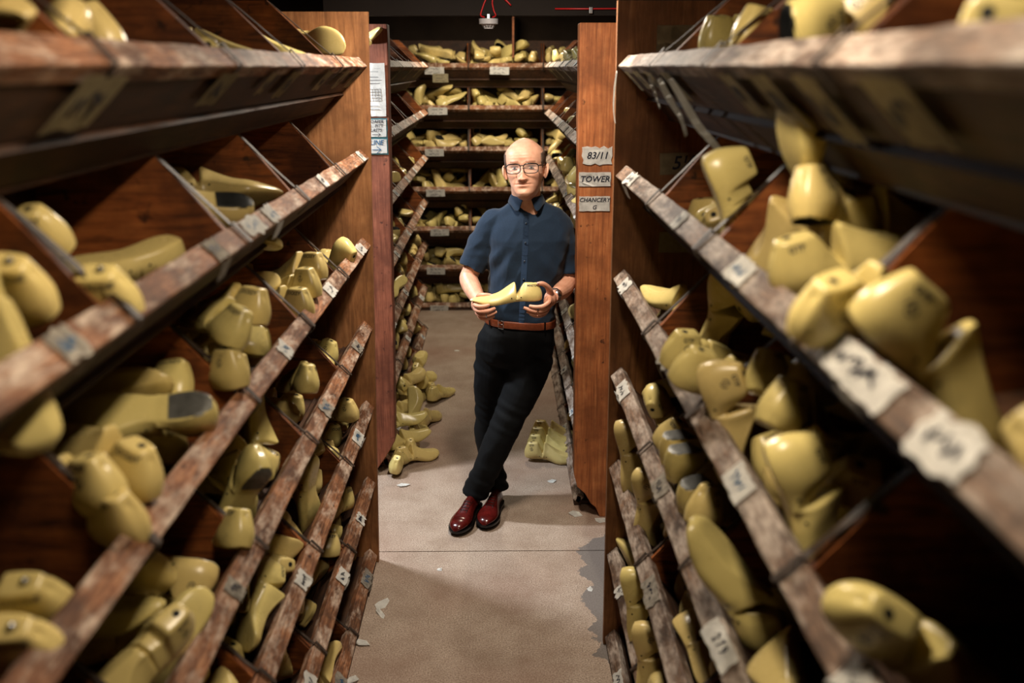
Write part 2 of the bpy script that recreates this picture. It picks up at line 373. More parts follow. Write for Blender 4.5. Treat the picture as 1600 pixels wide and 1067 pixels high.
def make_last_mesh(kind, mirror=1):
    S = STY[kind]; L = S['L']; h = S['h']; fl = S['flat']
    hws = [(0, .008), (.02, .017), (.06, .025), (.14, .031), (.22, .032), (.32, .029), (.42, .028), (.52, .035), (.62, .044), (.70, .048), (.76, .046)] + S['toe']
    hwm = [(0, .009), (.02, .019), (.06, .029), (.14, .036), (.22, .037), (.32, .034), (.42, .036), (.52, .042), (.62, .048), (.70, .050), (.76, .048)] + [(a, b + .001) for a, b in S['toe']]
    hwt = [(0, .004), (.03, .010), (.08, .016), (.16, .0185), (.25, .017), (.30, .015), (.36, .013), (.42, .009), (.48, .013), (.56, .022), (.66, .030), (.76, .031)] + [(a, b * .62) for a, b in S['toe']]
    cen = [(0, 0), (.3, -.003), (.45, -.006), (.6, 0), (.72, .004), (.85, 0), (1, -.010)]
    zs = [(0, .030), (.03, .024), (.12, .021), (.24, .022), (.36, .020), (.48, .012), (.58, .004), (.68, 0), (.78, .002), (.88, .009), (.96, .016), (1, .021)]
    if S['notch'] == 'v':
        zt = [(0, h * .84), (.015, h * .95), (.04, h), (.245, h), (.262, h - .002), (.345, h * .53), (.352, h * .50), (.362, h * .50), (.374, h * .97), (.39, h * 1.02), (.41, h * .995), (.50, h * .80), (.58, .062 * fl), (.66, .050 * fl), (.76, .043 * fl), (.86, .037 * fl), (.93, .034 * fl), (.97, .031 * fl), (1, .026)]
    else:
        zt = [(0, h * .84), (.015, h * .95), (.04, h), (.235, h), (.25, h - .003), (.262, h * .80), (.275, h * .78), (.34, h * .80), (.352, h * .79), (.356, h * .70), (.366, h * .70), (.372, h * .80), (.44, h * .76), (.54, h * .64), (.62, .056 * fl), (.72, .048 * fl), (.84, .040 * fl), (.93, .035 * fl), (.97, .031 * fl), (1, .026)]
    ss = [0, .006, .02, .045, .08, .12, .17, .21, .243, .264, .29, .32, .343, .353, .361, .368, .376, .392, .412, .45, .5, .55, .6, .65, .7, .75, .8, .85, .89, .925, .952, .972, .987, .996, 1]
    if S['notch'] != 'v': ss = [0, .006, .02, .045, .08, .12, .17, .21, .234, .249, .263, .28, .31, .338, .350, .356, .365, .371, .38, .42, .46, .5, .55, .6, .65, .7, .75, .8, .85, .89, .925, .952, .972, .987, .996, 1]
    bm = bmesh.new(); rings = []
    for s in ss:
        a = smooth_tab(hws, s) if s > .05 else interp(hws, s)
        b = smooth_tab(hwm, s) if s > .05 else interp(hwm, s)
        t = interp(hwt, s); z0 = smooth_tab(zs, s); z1 = interp(zt, s); c = interp(cen, s)
        Hh = z1 - z0
        if .262 < s < .372 and S['notch'] == 'v': t = max(t, b * (.9 - .55 * (Hh / (h - z0)) ** 1.5)) * .98 if Hh < h * .7 else t
        x = -s * L
        # heel back curves in at top and foot
        half = [(0, z0), (.66 * a, z0), (a * .95, z0 + .0012), (a, z0 + .005), (b, z0 + .26 * Hh), (b * .93 + t * .07, z0 + .42 * Hh), (b * .62 + t * .38, z0 + .62 * Hh), (b * .26 + t * .74, z0 + .82 * Hh), (t * 1.06, z1 - .006 if Hh > .03 else z1 - .003), (t * .97, z1 - .0012), (t * .7, z1), (0, z1 + .0006)]
        pts = [(y, z) for y, z in half] + [(-y, z) for y, z in half[-2:0:-1]]
        def xs(z):
            if s < .1:
                q = (z - z0) / max(Hh, .01); return x - (1 - s / .1) * (.008 * (2 * q - .75) ** 2 * (1.2 if q > .4 else .5))
            return x
        rings.append([bm.verts.new((xs(z), (c + y) * 1.07 * mirror, z)) for y, z in pts])
    n = len(rings[0])
    for i in range(len(rings) - 1):
        for k in range(n): bm.faces.new((rings[i][k], rings[i][(k + 1) % n], rings[i + 1][(k + 1) % n], rings[i + 1][k]))
    for r in (rings[0], rings[-1]):
        for k in range(n // 2 - 1): bm.faces.new([r[k], r[k + 1], r[n - k - 2], r[n - k - 1]] if k else [r[0], r[1], r[n - 1]])
        bm.faces.new([r[n // 2 - 1], r[n // 2], r[n // 2 + 1]])
    bmesh.ops.recalc_face_normals(bm, faces=bm.faces)
    # move origin to the middle of the last
    bmesh.ops.translate(bm, verts=bm.verts, vec=(L * .48, 0, -.045))
    me = bpy.data.meshes.new('tmp'); bm.to_mesh(me); bm.free()
    ob = bpy.data.objects.new('tmp', me); COL.objects.link(ob)
    md = ob.modifiers.new('s', 'SUBSURF'); md.levels = 1
    dg = bpy.context.evaluated_depsgraph_get(); dg.update()
    me2 = bpy.data.meshes.new_from_object(ob.evaluated_get(dg)); me2.name = 'shoe_last_' + kind
    bpy.data.objects.remove(ob); bpy.data.meshes.remove(me)
    me2.materials.clear(); me2.materials.append(M['last'])
    for p in me2.polygons: p.use_smooth = True
    return me2
def bvh_of(me): return BVHTree.FromPolygons([v.co for v in me.vertices], [list(p.vertices) for p in me.polygons])
def text_mesh(txt, size, shear=0, bold=.0):
    cu = bpy.data.curves.new('t', 'FONT'); cu.body = txt; cu.size = size; cu.align_x = 'CENTER'; cu.align_y = 'CENTER'; cu.shear = shear; cu.offset = bold; cu.resolution_u = 2
    ob = bpy.data.objects.new('t', cu); COL.objects.link(ob); dg = bpy.context.evaluated_depsgraph_get(); dg.update()
    me = bpy.data.meshes.new_from_object(ob.evaluated_get(dg)); bpy.data.objects.remove(ob); bpy.data.curves.remove(cu)
    return me
def project(me2d, bvh, to3, d, off=.0005):
    """lay a flat mesh on a surface along direction d"""
    bm = bmesh.new(); bm.from_mesh(me2d); bmesh.ops.triangulate(bm, faces=bm.faces)
    bmesh.ops.subdivide_edges(bm, edges=[e for e in bm.edges if e.calc_length() > .004], cuts=1)
    bad = []
    for v in bm.verts:
        p = to3(v.co.x, v.co.y); h = bvh.ray_cast(p - d * .2, d)
        if h[0] is None: bad.append(v); continue
        v.co = h[0] - d * off
    if bad: bmesh.ops.delete(bm, geom=bad, context='VERTS')
    me = bpy.data.meshes.new('stamp'); bm.to_mesh(me); bm.free(); return me
def arcs_mesh(r=.009, wdt=.0018, gaps=((20, 60), (200, 250))):
    bm = bmesh.new()
    def ok(a): return not any(g0 <= a <= g1 for g0, g1 in gaps)
    for a in range(0, 360, 10):
        if ok(a + 5):
            q = []
            for aa, rr in ((a, r), (a + 10, r), (a + 10, r - wdt), (a, r - wdt)):
                q.append(bm.verts.new((math.cos(R_(aa)) * rr, math.sin(R_(aa)) * rr, 0)))
            bm.faces.new(q)
    for (x0, y0, x1, y1) in ((-.5, -.75, .1, .55), (.1, .55, .45, .55), (-.2, -.1, .5, -.35)):
        a = Vector((x0 * r, y0 * r, 0)); b = Vector((x1 * r, y1 * r, 0)); n = (b - a).normalized().cross(Vector((0, 0, 1))) * wdt * .55
        bm.faces.new([bm.verts.new(p) for p in (a - n, b - n, b + n, a + n)])
    me = bpy.data.meshes.new('arc'); bm.to_mesh(me); bm.free(); return me
def join2d(parts):
    bm = bmesh.new()
    for me, dx, dy in parts:
        t = me.copy(); t.transform(Matrix.Translation((dx, dy, 0))); bm.from_mesh(t); bpy.data.meshes.remove(t)
    me = bpy.data.meshes.new('j'); bm.to_mesh(me); bm.free(); return me
PROTO = {}
def build_protos():
    for kind in STY:
        for mir in (1, -1):
            me = make_last_mesh(kind, mir); bvh = bvh_of(me); L = STY[kind]['L']; hh = STY[kind]['h'] - .045
            P = {'body': me}
            ox = L * .48
            # heel plate on the underside and toe-side metal
            bm = bmesh.new(); cols = []
            for i in range(13):
                s = .012 + .27 * i / 12; row = []
                for j in range(-4, 5):
                    a = smooth_tab([(0, .008), (.02, .017), (.06, .025), (.14, .031), (.22, .032), (.32, .029)], s) * .99 * j / 4
                    p = Vector((ox - s * L, a, -.2)); hit = bvh.ray_cast(p, Vector((0, 0, 1)))
                    row.append(bm.verts.new((hit[0] + Vector((0, 0, -.0012))) if hit[0] else Vector((p.x, a, -.024))))
                cols.append(row)
            for i in range(12):
                for j in range(8): bm.faces.new((cols[i][j], cols[i][j + 1], cols[i + 1][j + 1], cols[i + 1][j]))
            bmesh.ops.solidify(bm, geom=bm.faces[:], thickness=-.0016)
            bmesh.ops.recalc_face_normals(bm, faces=bm.faces)
            pm = bpy.data.meshes.new('heel_plate'); bm.to_mesh(pm); bm.free(); pm.materials.append(M['plate']); P['plate'] = pm
            pm2 = pm.copy(); pm2.materials.clear(); pm2.materials.append(M['platedark']); P['platedark'] = pm2
            # thimble hole on the heel top
            zt = bvh.ray_cast(Vector((ox - .13 * L, 0, .3)), Vector((0, 0, -1)))[0].z
            bm = bmesh.new(); bmesh.ops.create_circle(bm, cap_ends=True, radius=.0066, segments=16, matrix=Matrix.Translation((ox - .13 * L, 0, zt + .0006)))
            tm = bpy.data.meshes.new('thimble_hole'); bm.to_mesh(tm); bm.free(); tm.materials.append(M['hole']); P['hole'] = tm
            bm = bmesh.new(); bmesh.ops.create_uvsphere(bm, u_segments=12, v_segments=8, radius=.0052, matrix=Matrix.Translation((ox - .13 * L, 0, zt + .002))); pm = bpy.data.meshes.new('hinge_pin'); bm.to_mesh(pm); bm.free(); pm.materials.append(M['pinmetal']); P['pin'] = pm
            # side pin holes
            P['pins'] = []
            for s_, z_ in ((.30, -.004), (.43, -.008)):
                for sd in (-1, 1):
                    o_ = Vector((ox - s_ * L, sd * .2, z_)); hit = bvh.ray_cast(o_, Vector((0, -sd, 0)))
                    if hit[0]:
                        bm = bmesh.new(); r_ = bmesh.ops.create_circle(bm, cap_ends=True, radius=.0028, segments=10)['verts']
                        q = Vector((0, 0, 1)).rotation_difference(hit[1] * (1 if hit[1].y * sd > 0 else -1))
                        for v in r_: v.co = q @ v.co + hit[0] + Vector((0, sd * .0007, 0))
                        pm = bpy.data.meshes.new('pin_hole'); bm.to_mesh(pm); bm.free(); pm.materials.append(M['hole']); P['pins'].append((pm, sd))
            # stamps
            for key, parts in (('JOCKEY', 'JOCKEY'), ('GTP', 'GTP'), ('SAXLONE', 'SAXLONE'), ('MINSTER', 'MINSTER')):
                P[key] = []
                for sd in (-1, 1):
                    t = text_mesh(parts, .0135 if len(parts) < 7 else .0115, bold=.0003)
                    lo = [(t, 0, 0)]
                    if key in ('GTP', 'JOCKEY') and sd * mir > 0:
                        lo = [(t, 0, 0), (arcs_mesh(), 0, -.019)] if key == 'GTP' else [(arcs_mesh(), 0, -.016), (text_mesh('LAST', .006), 0, -.001)]
                    fl = join2d(lo)
                    zc = hh - .012
                    m3 = project(fl, bvh, lambda x, y: Vector((ox - .145 * L - x * sd, 0, zc + y)) + Vector((0, 0, 0)), Vector((0, -sd, 0)))
                    m3.materials.append(M['ink']); P[key].append((m3, sd))
            PROTO[(kind, mir)] = P
build_protos()
def put_last(kind, mir, mw, name='shoe_last', plate=None, stamp=None, detail=True, label=None, group=None):
    P = PROTO[(kind, mir)]
    o = bpy.data.objects.new(name, P['body']); COL.objects.link(o); o.matrix_world = mw
    kids = []
    if stamp == 'SAXLONE' and 'pin' in P: kids.append(('hinge_pin', P['pin'], 'bright steel pin'))
    if plate: kids.append(('heel_plate', P[plate], 'grey metal heel plate'))
    if detail:
        kids.append(('thimble_hole', P['hole'], None))
        for me, sd in P['pins']: kids.append(('pin_hole', me, None))
        if stamp:
            for me, sd in P[stamp]: kids.append(('stamp', me, 'black stamped lettering'))
    for nm, me, lb in kids:
        c = bpy.data.objects.new(nm, me); COL.objects.link(c); c.parent = o
        if lb: c['label'] = lb
    o['category'] = 'shoe last'
    if label: o['label'] = label
    if group: o['group'] = group
    return o
# ------------------------------------------------------------------ the man leaning on the post
V = Vector
def ell_ring(bm, c, rx, ry, ax=V((1, 0, 0)), ay=V((0, 1, 0)), n=28, p=2.3, back=1.0):
    r = []
    for k in range(n):
        a = 2 * math.pi * k / n; ca, sa = math.cos(a), math.sin(a)
        q = (abs(ca) ** p + abs(sa) ** p) ** (-1 / p)
        r.append(bm.verts.new(c + ax * (rx * ca * q) + ay * (ry * (back if sa > 0 else 1) * sa * q)))
    return r
def loft(bm, rings, cap=True):
    n = len(rings[0])
    for a, b in zip(rings[:-1], rings[1:]):
        for k in range(n): bm.faces.new((a[k], a[(k + 1) % n], b[(k + 1) % n], b[k]))
    if cap: bm.faces.new(rings[0][::-1]); bm.faces.new(rings[-1])
def catmull(pts, m=4):
    out = []; P = [pts[0]] + list(pts) + [pts[-1]]
    for i in range(1, len(P) - 2):
        for j in range(m):
            t = j / m
            out.append(tuple(.5 * ((2 * b) + (-a + c) * t + (2 * a - 5 * b + 4 * c - d) * t * t + (-a + 3 * b - 3 * c + d) * t ** 3) for a, b, c, d in zip(P[i - 1], P[i], P[i + 1], P[i + 2])))
    out.append(tuple(pts[-1])); return out
def limb(bm, pts, m=4, n=20, flat=1.0, p=2.0, fax=None):
    """pts: (x,y,z,r); round or flattened tube"""
    Q = catmull(pts, m); rings = []
    for i, q in enumerate(Q):
        c = V(q[:3]); d = (V(Q[min(i + 1, len(Q) - 1)][:3]) - V(Q[max(i - 1, 0)][:3])).normalized()
        ax = V((1, 0, 0)) if fax is None else V(fax); ax = (ax - d * ax.dot(d)).normalized(); ay = d.cross(ax)
        r = q[3]; rings.append(ell_ring(bm, c, r, r * flat, ax, ay, n, p))
    # rounded ends
    loft(bm, rings); return rings
def ball(bm, c, r, sc=(1, 1, 1), rot=None):
    m = Matrix.Translation(c) @ (rot.to_matrix().to_4x4() if rot else Matrix()) @ Matrix.Diagonal((sc[0], sc[1], sc[2], 1))
    bmesh.ops.create_icosphere(bm, subdivisions=3, radius=r, matrix=m)
def remeshed(bm, voxel, smooth=4, disp=None, fac=.5):
    bmesh.ops.recalc_face_normals(bm, faces=bm.faces)
    me = bpy.data.meshes.new('t'); bm.to_mesh(me); bm.free()
    ob = bpy.data.objects.new('t', me); COL.objects.link(ob)
    md = ob.modifiers.new('r', 'REMESH'); md.mode = 'VOXEL'; md.voxel_size = voxel
    if smooth: ms = ob.modifiers.new('s', 'SMOOTH'); ms.iterations = smooth; ms.factor = fac
    dg = bpy.context.evaluated_depsgraph_get(); dg.update()
    out = bpy.data.meshes.new_from_object(ob.evaluated_get(dg))
    bpy.data.objects.remove(ob); bpy.data.meshes.remove(me)
    if disp:
        nn = [v.normal.copy() for v in out.vertices]
        for v, n in zip(out.vertices, nn): v.co += disp(v.co, n)
    for p in out.polygons: p.use_smooth = True
    return out
def g(x, s): return math.exp(-(x / s) ** 2)
# --- materials
def skin_mat():
    m, nt, b = mat('skin', .46, .35)
    at = N(nt, 'ShaderNodeAttribute', attribute_name='tone')
    n = noise_n(nt, coords(nt), 28, 4, .6); n2 = noise_n(nt, coords(nt), 220, 2, .6)
    base = ramp(nt, n, [(.3, srgb(204, 148, 120)), (.7, srgb(224, 174, 146))])
    red = mix(nt, 1.0, at.outputs['Color'], base, 'MULTIPLY')
    nt.links.new(red, b.inputs['Base Color']); b.inputs['Subsurface Weight'].default_value = .08
    b.inputs['Subsurface Radius'].default_value = (.010, .004, .002); b.inputs['Subsurface Scale'].default_value = .5
    bump(nt, b, n2, .12, .001); return m
M['skin'] = skin_mat()
def cloth(name, a, c, scale=900, bs=.25):
    m, nt, b = mat(name, .85, .2); v = coords(nt)
    n = noise_n(nt, v, scale, 2, .7); n2 = noise_n(nt, v, 9, 5, .6)
    col = ramp(nt, n, [(.3, a), (.7, c)]); col = mix(nt, ramp(nt, n2, [(.35, 0), (.8, .35)]), col, a)
    nt.links.new(col, b.inputs['Base Color']); b.inputs['Sheen Weight'].default_value = .0 if 'twill' in name else .1
    bump(nt, b, n, bs, .001); return m
M['shirt'] = cloth('navy_jersey', srgb(15, 27, 42), srgb(35, 54, 75), 700)
M['trouser'] = cloth('black_twill', srgb(5, 6, 8), srgb(10, 13, 16), 900)
M['hair'] = plain('greying_hair', srgb(96, 78, 66), .8, .3, 0, .5, 300, .4)
M['leatherbelt'] = plain('brown_leather', srgb(122, 60, 34), .42, .5, 0, .3, 60)
M['oxblood'] = plain('oxblood_leather', srgb(76, 17, 14), .2, .6, 0, .5, 22)
M['sole'] = plain('black_sole', srgb(14, 11, 10), .35)
M['frame'] = plain('black_acetate', srgb(12, 12, 14), .25)
M['eye'] = plain('eye_white', srgb(196, 186, 180), .2)
M['iris'] = plain('dark_iris', srgb(34, 28, 26), .15)
M['silver'] = plain('brushed_silver', srgb(188, 190, 194), .28, .5, 1)
M['button'] = plain('dark_button', srgb(34, 44, 56), .3)
m_, nt_, b_ = mat('clear_lens', .03, .5); tr_ = N(nt_, 'ShaderNodeBsdfTransparent'); mx_ = N(nt_, 'ShaderNodeMixShader'); mx_.inputs[0].default_value = .05; nt_.links.new(tr_.outputs[0], mx_.inputs[1]); nt_.links.new(b_.outputs[0], mx_.inputs[2]); nt_.links.new(mx_.outputs[0], nt_.nodes['Material Output'].inputs[0]); M['lens'] = m_
HS = 1.135
def head_pts(bm):
    YF = [(-.126, .030), (-.118, .062), (-.110, .078), (-.098, .0855), (-.086, .0850), (-.072, .0850), (-.058, .0850), (-.046, .0840), (-.03, .083), (-.01, .082), (.004, .082), (.018, .086), (.04, .0885), (.06, .084), (.08, .072), (.098, .052), (.110, .030), (.117, .012), (.119, .0)]
    YB = [(-.126, .00), (-.118, -.004), (-.10, -.03), (-.08, -.06), (-.05, -.084), (-.02, -.098), (.02, -.106), (.05, -.102), (.08, -.080), (.10, -.052), (.110, -.030), (.117, -.012), (.119, 0)]
    WW = [(-.126, .014), (-.118, .026), (-.108, .036), (-.09, .047), (-.07, .0545), (-.05, .060), (-.03, .066), (0, .0705), (.03, .0745), (.055, .074), (.075, .066), (.093, .050), (.106, .034), (.114, .019), (.119, .001)]
    zs = [-.126 + (.245) * i / 90 for i in range(91)]; rings = []; n = 120
    for z in zs:
        yf, yb, w_ = interp(YF, z), interp(YB, z), interp(WW, z); r = []
        pw = 2.35 if z < -.02 else 2.15
        for k in range(n):
            a = 2 * math.pi * k / n; sx, cy = math.sin(a), math.cos(a)
            q = (abs(sx) ** pw + abs(cy) ** pw) ** (-1 / pw)
            x = w_ * sx * q; y = (yf if cy > 0 else -yb) * cy * q
            if cy > 0.1:
                ax = abs(x); d = 0
                d += (.004 + .0205 * max(0, min(1, (.006 - z) / .050))) * g(x, .0085 + .006 * max(0, min(1, -z / .045))) * (1 if -.047 < z < .012 else g(z + .047 if z < 0 else z - .012, .0045 if z < 0 else .008))
                d += .011 * g(ax - .0125, .0062) * g(z + .043, .0062)
                d -= .005 * g(ax - .006, .003) * g(z + .0505, .0025)
                d -= .0125 * g(ax - .031, .016) * g(z + .001, .0115)
                d += .0045 * g(ax - .031, .0165) * g(z - .0085, .0042)
                d += .003 * g(ax - .031, .0165) * g(z + .0115, .0045)
                d += .0055 * g(ax - .029, .019) * g(z - .021, .0075)
                d += .0045 * g(ax - .046, .016) * g(z + .026, .016)
                lip = g(x, .0235)
                d += .0050 * lip * g(z + .0575, .0045) + .0056 * g(x, .019) * g(z + .0700, .005) - .0060 * g(x, .025) * g(z + .0637, .0017)
                d -= .0025 * g(ax - .028, .005) * g(z + .064, .006)
                d -= .0035 * g(x, .016) * g(z + .0805, .005)
                d += .0045 * g(x, .018) * g(z + .099, .012)
                d -= .0022 * g(ax - (.022 + (-z - .04) * .45), .0035) * g(z + .052, .016)
                d -= .0014 * g(x, .05) * (g(z - .043, .0016) + g(z - .056, .0016))
                y += d * min(1, cy * 2)
            r.append((x, y, z))
        rings.append(r)
    return rings
HM = Matrix.Translation((.1165, 4.372, 1.694)) @ Matrix.Rotation(R_(-9), 4, 'Z') @ Matrix.Rotation(R_(-3.5), 4, 'Y') @ Matrix.Rotation(R_(-7), 4, 'X')
def hp_(x, y, z): return HM @ V((x * HS * 1.06, -y * HS, z * HS))          # head space (y forward) to world
def build_man():
    root = empty('person', (.0, 4.38, 0))
    tag(root, 'man in navy shirt, black trousers and glasses leaning on the post, ankles crossed', 'person')
    # ---------------- body: one continuous surface
    bm = bmesh.new()
    rings = [[bm.verts.new(hp_(*p)) for p in r] for r in head_pts(bm)]
    loft(bm, rings)
    for s in (-1, 1):     # ears
        c = hp_(s * .078, -.012, -.012)
        rot = (HM.to_3x3() @ Euler((R_(-8), R_(s * 14), R_(s * 28))).to_matrix()).to_quaternion()
        ball(bm, c, .030 * HS, (.26, .62, 1.0), rot)
        ball(bm, hp_(s * .075, -.006, -.034), .011, (.5, .8, 1.0), rot)
    nk = [(.118, 4.405, 1.64, .067), (.120, 4.410, 1.59, .0660), (.126, 4.420, 1.545, .068), (.130, 4.435, 1.49, .086)]
    limb(bm, nk, 4, 24)
    # torso core under the clothes
    r_ = []
    for z, x, y, rx, ry in ((.88, .065, 4.43, .13, .085), (1.0, .085, 4.42, .13, .085), (1.15, .115, 4.42, .135, .088), (1.3, .132, 4.425, .150, .095), (1.40, .136, 4.43, .15, .085), (1.46, .137, 4.435, .12, .065), (1.49, .133, 4.435, .07, .055)):
        r_.append(ell_ring(bm, V((x, y, z)), rx, ry))
    loft(bm, r_)
    # upper arms and forearms
    limb(bm, [(-.03, 4.43, 1.43, .040), (-.085, 4.435, 1.32, .042), (-.135, 4.43, 1.21, .042), (-.146, 4.415, 1.175, .044), (-.128, 4.36, 1.145, .0425), (-.105, 4.29, 1.120, .035), (-.088, 4.235, 1.108, .0275), (-.086, 4.205, 1.108, .027)], 4, 20)
    limb(bm, [(.290, 4.45, 1.43, .040), (.315, 4.455, 1.30, .042), (.318, 4.445, 1.19, .042), (.314, 4.42, 1.155, .044), (.293, 4.36, 1.138, .0425), (.265, 4.29, 1.134, .035), (.243, 4.235, 1.134, .0275), (.236, 4.21, 1.136, .028)], 4, 20)
    # hip and legs core
    limb(bm, [(.0, 4.43, .88, .075), (-.04, 4.44, .70, .07), (-.055, 4.455, .49, .05), (-.05, 4.47, .30, .045), (-.03, 4.475, .10, .036)], 3, 16)
    limb(bm, [(.15, 4.43, .88, .075), (.11, 4.39, .70, .07), (.05, 4.35, .53, .05), (-.03, 4.345, .33, .045), (-.115, 4.35, .12, .036)], 3, 16)
    # his right hand (left in the photo): palm at the toe of the last, thumb on top, fingers beneath
    ball(bm, V((-.103, 4.178, 1.112)), .036, (.70, .95, .92), Euler((0, R_(12), R_(20))))
    ball(bm, V((-.100, 4.150, 1.108)), .028, (.62, .95, 1.05))
    F = lambda *p, k=1.0: limb(bm, [(x, y, z, r * k) for x, y, z, r in p], 4, 12)
    F((-.098, 4.175, 1.138, .0125), (-.092, 4.150, 1.158, .0115), (-.070, 4.128, 1.1665, .0100), (-.045, 4.118, 1.1665, .0092), (-.030, 4.113, 1.1635, .0072))
    F((-.106, 4.140, 1.136, .0105), (-.112, 4.105, 1.130, .0105), (-.094, 4.080, 1.126, .0098), (-.068, 4.074, 1.128, .0090), (-.045, 4.078, 1.134, .0072))
    F((-.104, 4.142, 1.116, .0105), (-.108, 4.104, 1.108, .0105), (-.084, 4.078, 1.104, .0098), (-.050, 4.074, 1.108, .0092), (-.020, 4.082, 1.118, .0072))
    F((-.100, 4.146, 1.097, .0100), (-.100, 4.110, 1.087, .0100), (-.076, 4.086, 1.083, .0094), (-.044, 4.082, 1.088, .0088), (-.014, 4.090, 1.100, .0070))
    F((-.096, 4.152, 1.082, .0092), (-.090, 4.120, 1.069, .0092), (-.070, 4.100, 1.064, .0086), (-.046, 4.096, 1.068, .0080), (-.024, 4.102, 1.078, .0062))
    # his left hand (right in the photo): heel held between thumb above and fingers below
    ball(bm, V((.226, 4.188, 1.134)), .037, (.74, .95, .95), Euler((0, R_(-10), R_(-20))))
    ball(bm, V((.216, 4.160, 1.128)), .030, (.74, .9, 1.1))
    F((.226, 4.180, 1.155, .0170), (.219, 4.158, 1.182, .0145), (.205, 4.140, 1.204, .0118), (.186, 4.128, 1.2165, .0108), (.164, 4.122, 1.2165, .0086))
    F((.220, 4.140, 1.146, .0108), (.214, 4.100, 1.138, .0106), (.190, 4.074, 1.128, .0098), (.158, 4.072, 1.1245, .0090), (.128, 4.080, 1.1275, .0072))
    F((.220, 4.144, 1.124, .0108), (.210, 4.104, 1.114, .0106), (.180, 4.080, 1.105, .0098), (.142, 4.080, 1.106, .0092), (.104, 4.090, 1.118, .0072))
    F((.216, 4.150, 1.104, .0102), (.204, 4.116, 1.094, .0100), (.176, 4.096, 1.087, .0094), (.146, 4.096, 1.088, .0088), (.118, 4.104, 1.098, .0070))
    F((.212, 4.158, 1.090, .0094), (.198, 4.132, 1.079, .0092), (.176, 4.116, 1.073, .0086), (.154, 4.114, 1.074, .0080), (.132, 4.120, 1.082, .0062))
    me = remeshed(bm, .0026, 2, None, .4)
    at = me.color_attributes.new('tone', 'FLOAT_COLOR', 'POINT'); inv = HM.inverted()
    for i, v in enumerate(me.vertices):
        c = V((1, 1, 1)); h = inv @ v.co / HS; x, y, z = h.x / 1.06, -h.y, h.z; ax = abs(x)
        if v.co.z > 1.5:
            if y > .03:
                l = g(x, .0225) * (g(z + .0585, .0042) + g(z + .0695, .0048)); l = min(1, l)
                c = c.lerp(V((.86, .62, .62)), l * .8)
                c = c.lerp(V((.40, .26, .22)), min(1, g(x, .024) * g(z + .0637, .0014)) * .8)
                c = c.lerp(V((.93, .72, .68)), .6 * g(x, .018) * g(z + .040, .012))
                c = c.lerp(V((.94, .78, .74)), .5 * g(ax - .045, .016) * g(z + .028, .016))
                br = g(z - .0235 - .10 * (ax - .030) * -.5, .0036) * (1 if .013 < ax < .048 else 0)
                c = c.lerp(V((.36, .28, .24)), br * .8)
                c = c.lerp(V((.30, .2, .18)), min(1, g(ax - .007, .003) * g(z + .0515, .0022)))
                st = .16 * max(0, min(1, (-z - .045) / .02)); c = c.lerp(V((.70, .66, .64)), st)
                c = c.lerp(V((.30, .20, .18)), .75 * g(ax - .031, .0135) * g(z - .0052, .0016)); c = c.lerp(V((.72, .52, .5)), .6 * g(ax - .031, .013) * g(z + .0085, .0022))
            # short greying crop painted at the hairline where the hair is thinnest
        elif v.co.z < 1.24: c = V((1.0, .90, .88)) if v.co.y < 4.22 else V((1, .95, .93))
        at.data[i].color = (c.x, c.y, c.z, 1)
    link('body', me, M['skin'], root)
    # nails
    for p, r in (((-.0335, 4.1085, 1.1700), .005), ((.1660, 4.1150, 1.2215), .0055)):
        b = bmesh.new(); ball(b, V(p), r, (1.2, .9, .35)); link('thumbnail', b, M['nail'] if 'nail' in M else M.setdefault('nail', plain('nail', srgb(232, 190, 176), .3)), root, True)
    # ---------------- hair: close crop at sides and back, thin over the crown
    bm = bmesh.new(); hr = head_pts(bm); idx = {}
    rows = []
    for j, r in enumerate(hr):
        row = []
        for k, (x, y, z) in enumerate(r):
            hl = .052 + .10 * max(0, .060 - y) if False else 0
            # covered if behind a hairline that recedes over the forehead
            side = abs(x) > .045
            lim = .046 - (.0 if z > .02 else (.02 - z) * .9) if z < .07 else -.005 - (z - .07) * 1.1
            if z > .055 and z < .07: lim = .04 - (z - .055) * 3.0
            ok = z < .1085 and (y < lim) and z > (-.022 if y > -.035 else -.062) and not (z < .012 and -.035 < y < .018)
            row.append(ok)
        rows.append(row)
    for j, r in enumerate(hr):
        for k, (x, y, z) in enumerate(r):
            L_ = .0032 + .0016 * noise.noise(V((x, y, z)) * 160) - (.0014 if z > .085 else 0)
            d = V((x, y + .01, z - .01)).normalized() * L_
            idx[(j, k)] = bm.verts.new(hp_(x + d.x, y + d.y, z + d.z))
    for j in range(len(hr) - 1):
        for k in range(120):
            q = [(j, k), (j, (k + 1) % 120), (j + 1, (k + 1) % 120), (j + 1, k)]
            if all(rows[a][b] for a, b in q): bm.faces.new([idx[a] for a in q])
    bmesh.ops.delete(bm, geom=[v for v in bm.verts if not v.link_faces], context='VERTS')
    bmesh.ops.solidify(bm, geom=bm.faces[:], thickness=.004); link('hair', bm, M['hair'], root, True)
    # ---------------- eyes
    for s in (-1, 1):
        bm = bmesh.new(); rot = HM.to_quaternion()
        ball(bm, hp_(s * .031, .0665, -.0015), .0122, (1.04, .78, .36), rot)
        e = link('eye', bm, M['eye'], root, True)
        bm = bmesh.new(); ball(bm, hp_(s * .031 + .0006, .0722, -.0010), .0054, (1.0, .7, .86), rot); link('iris', bm, M['iris'], e, True)
    # ---------------- glasses
    gl = bmesh.new()
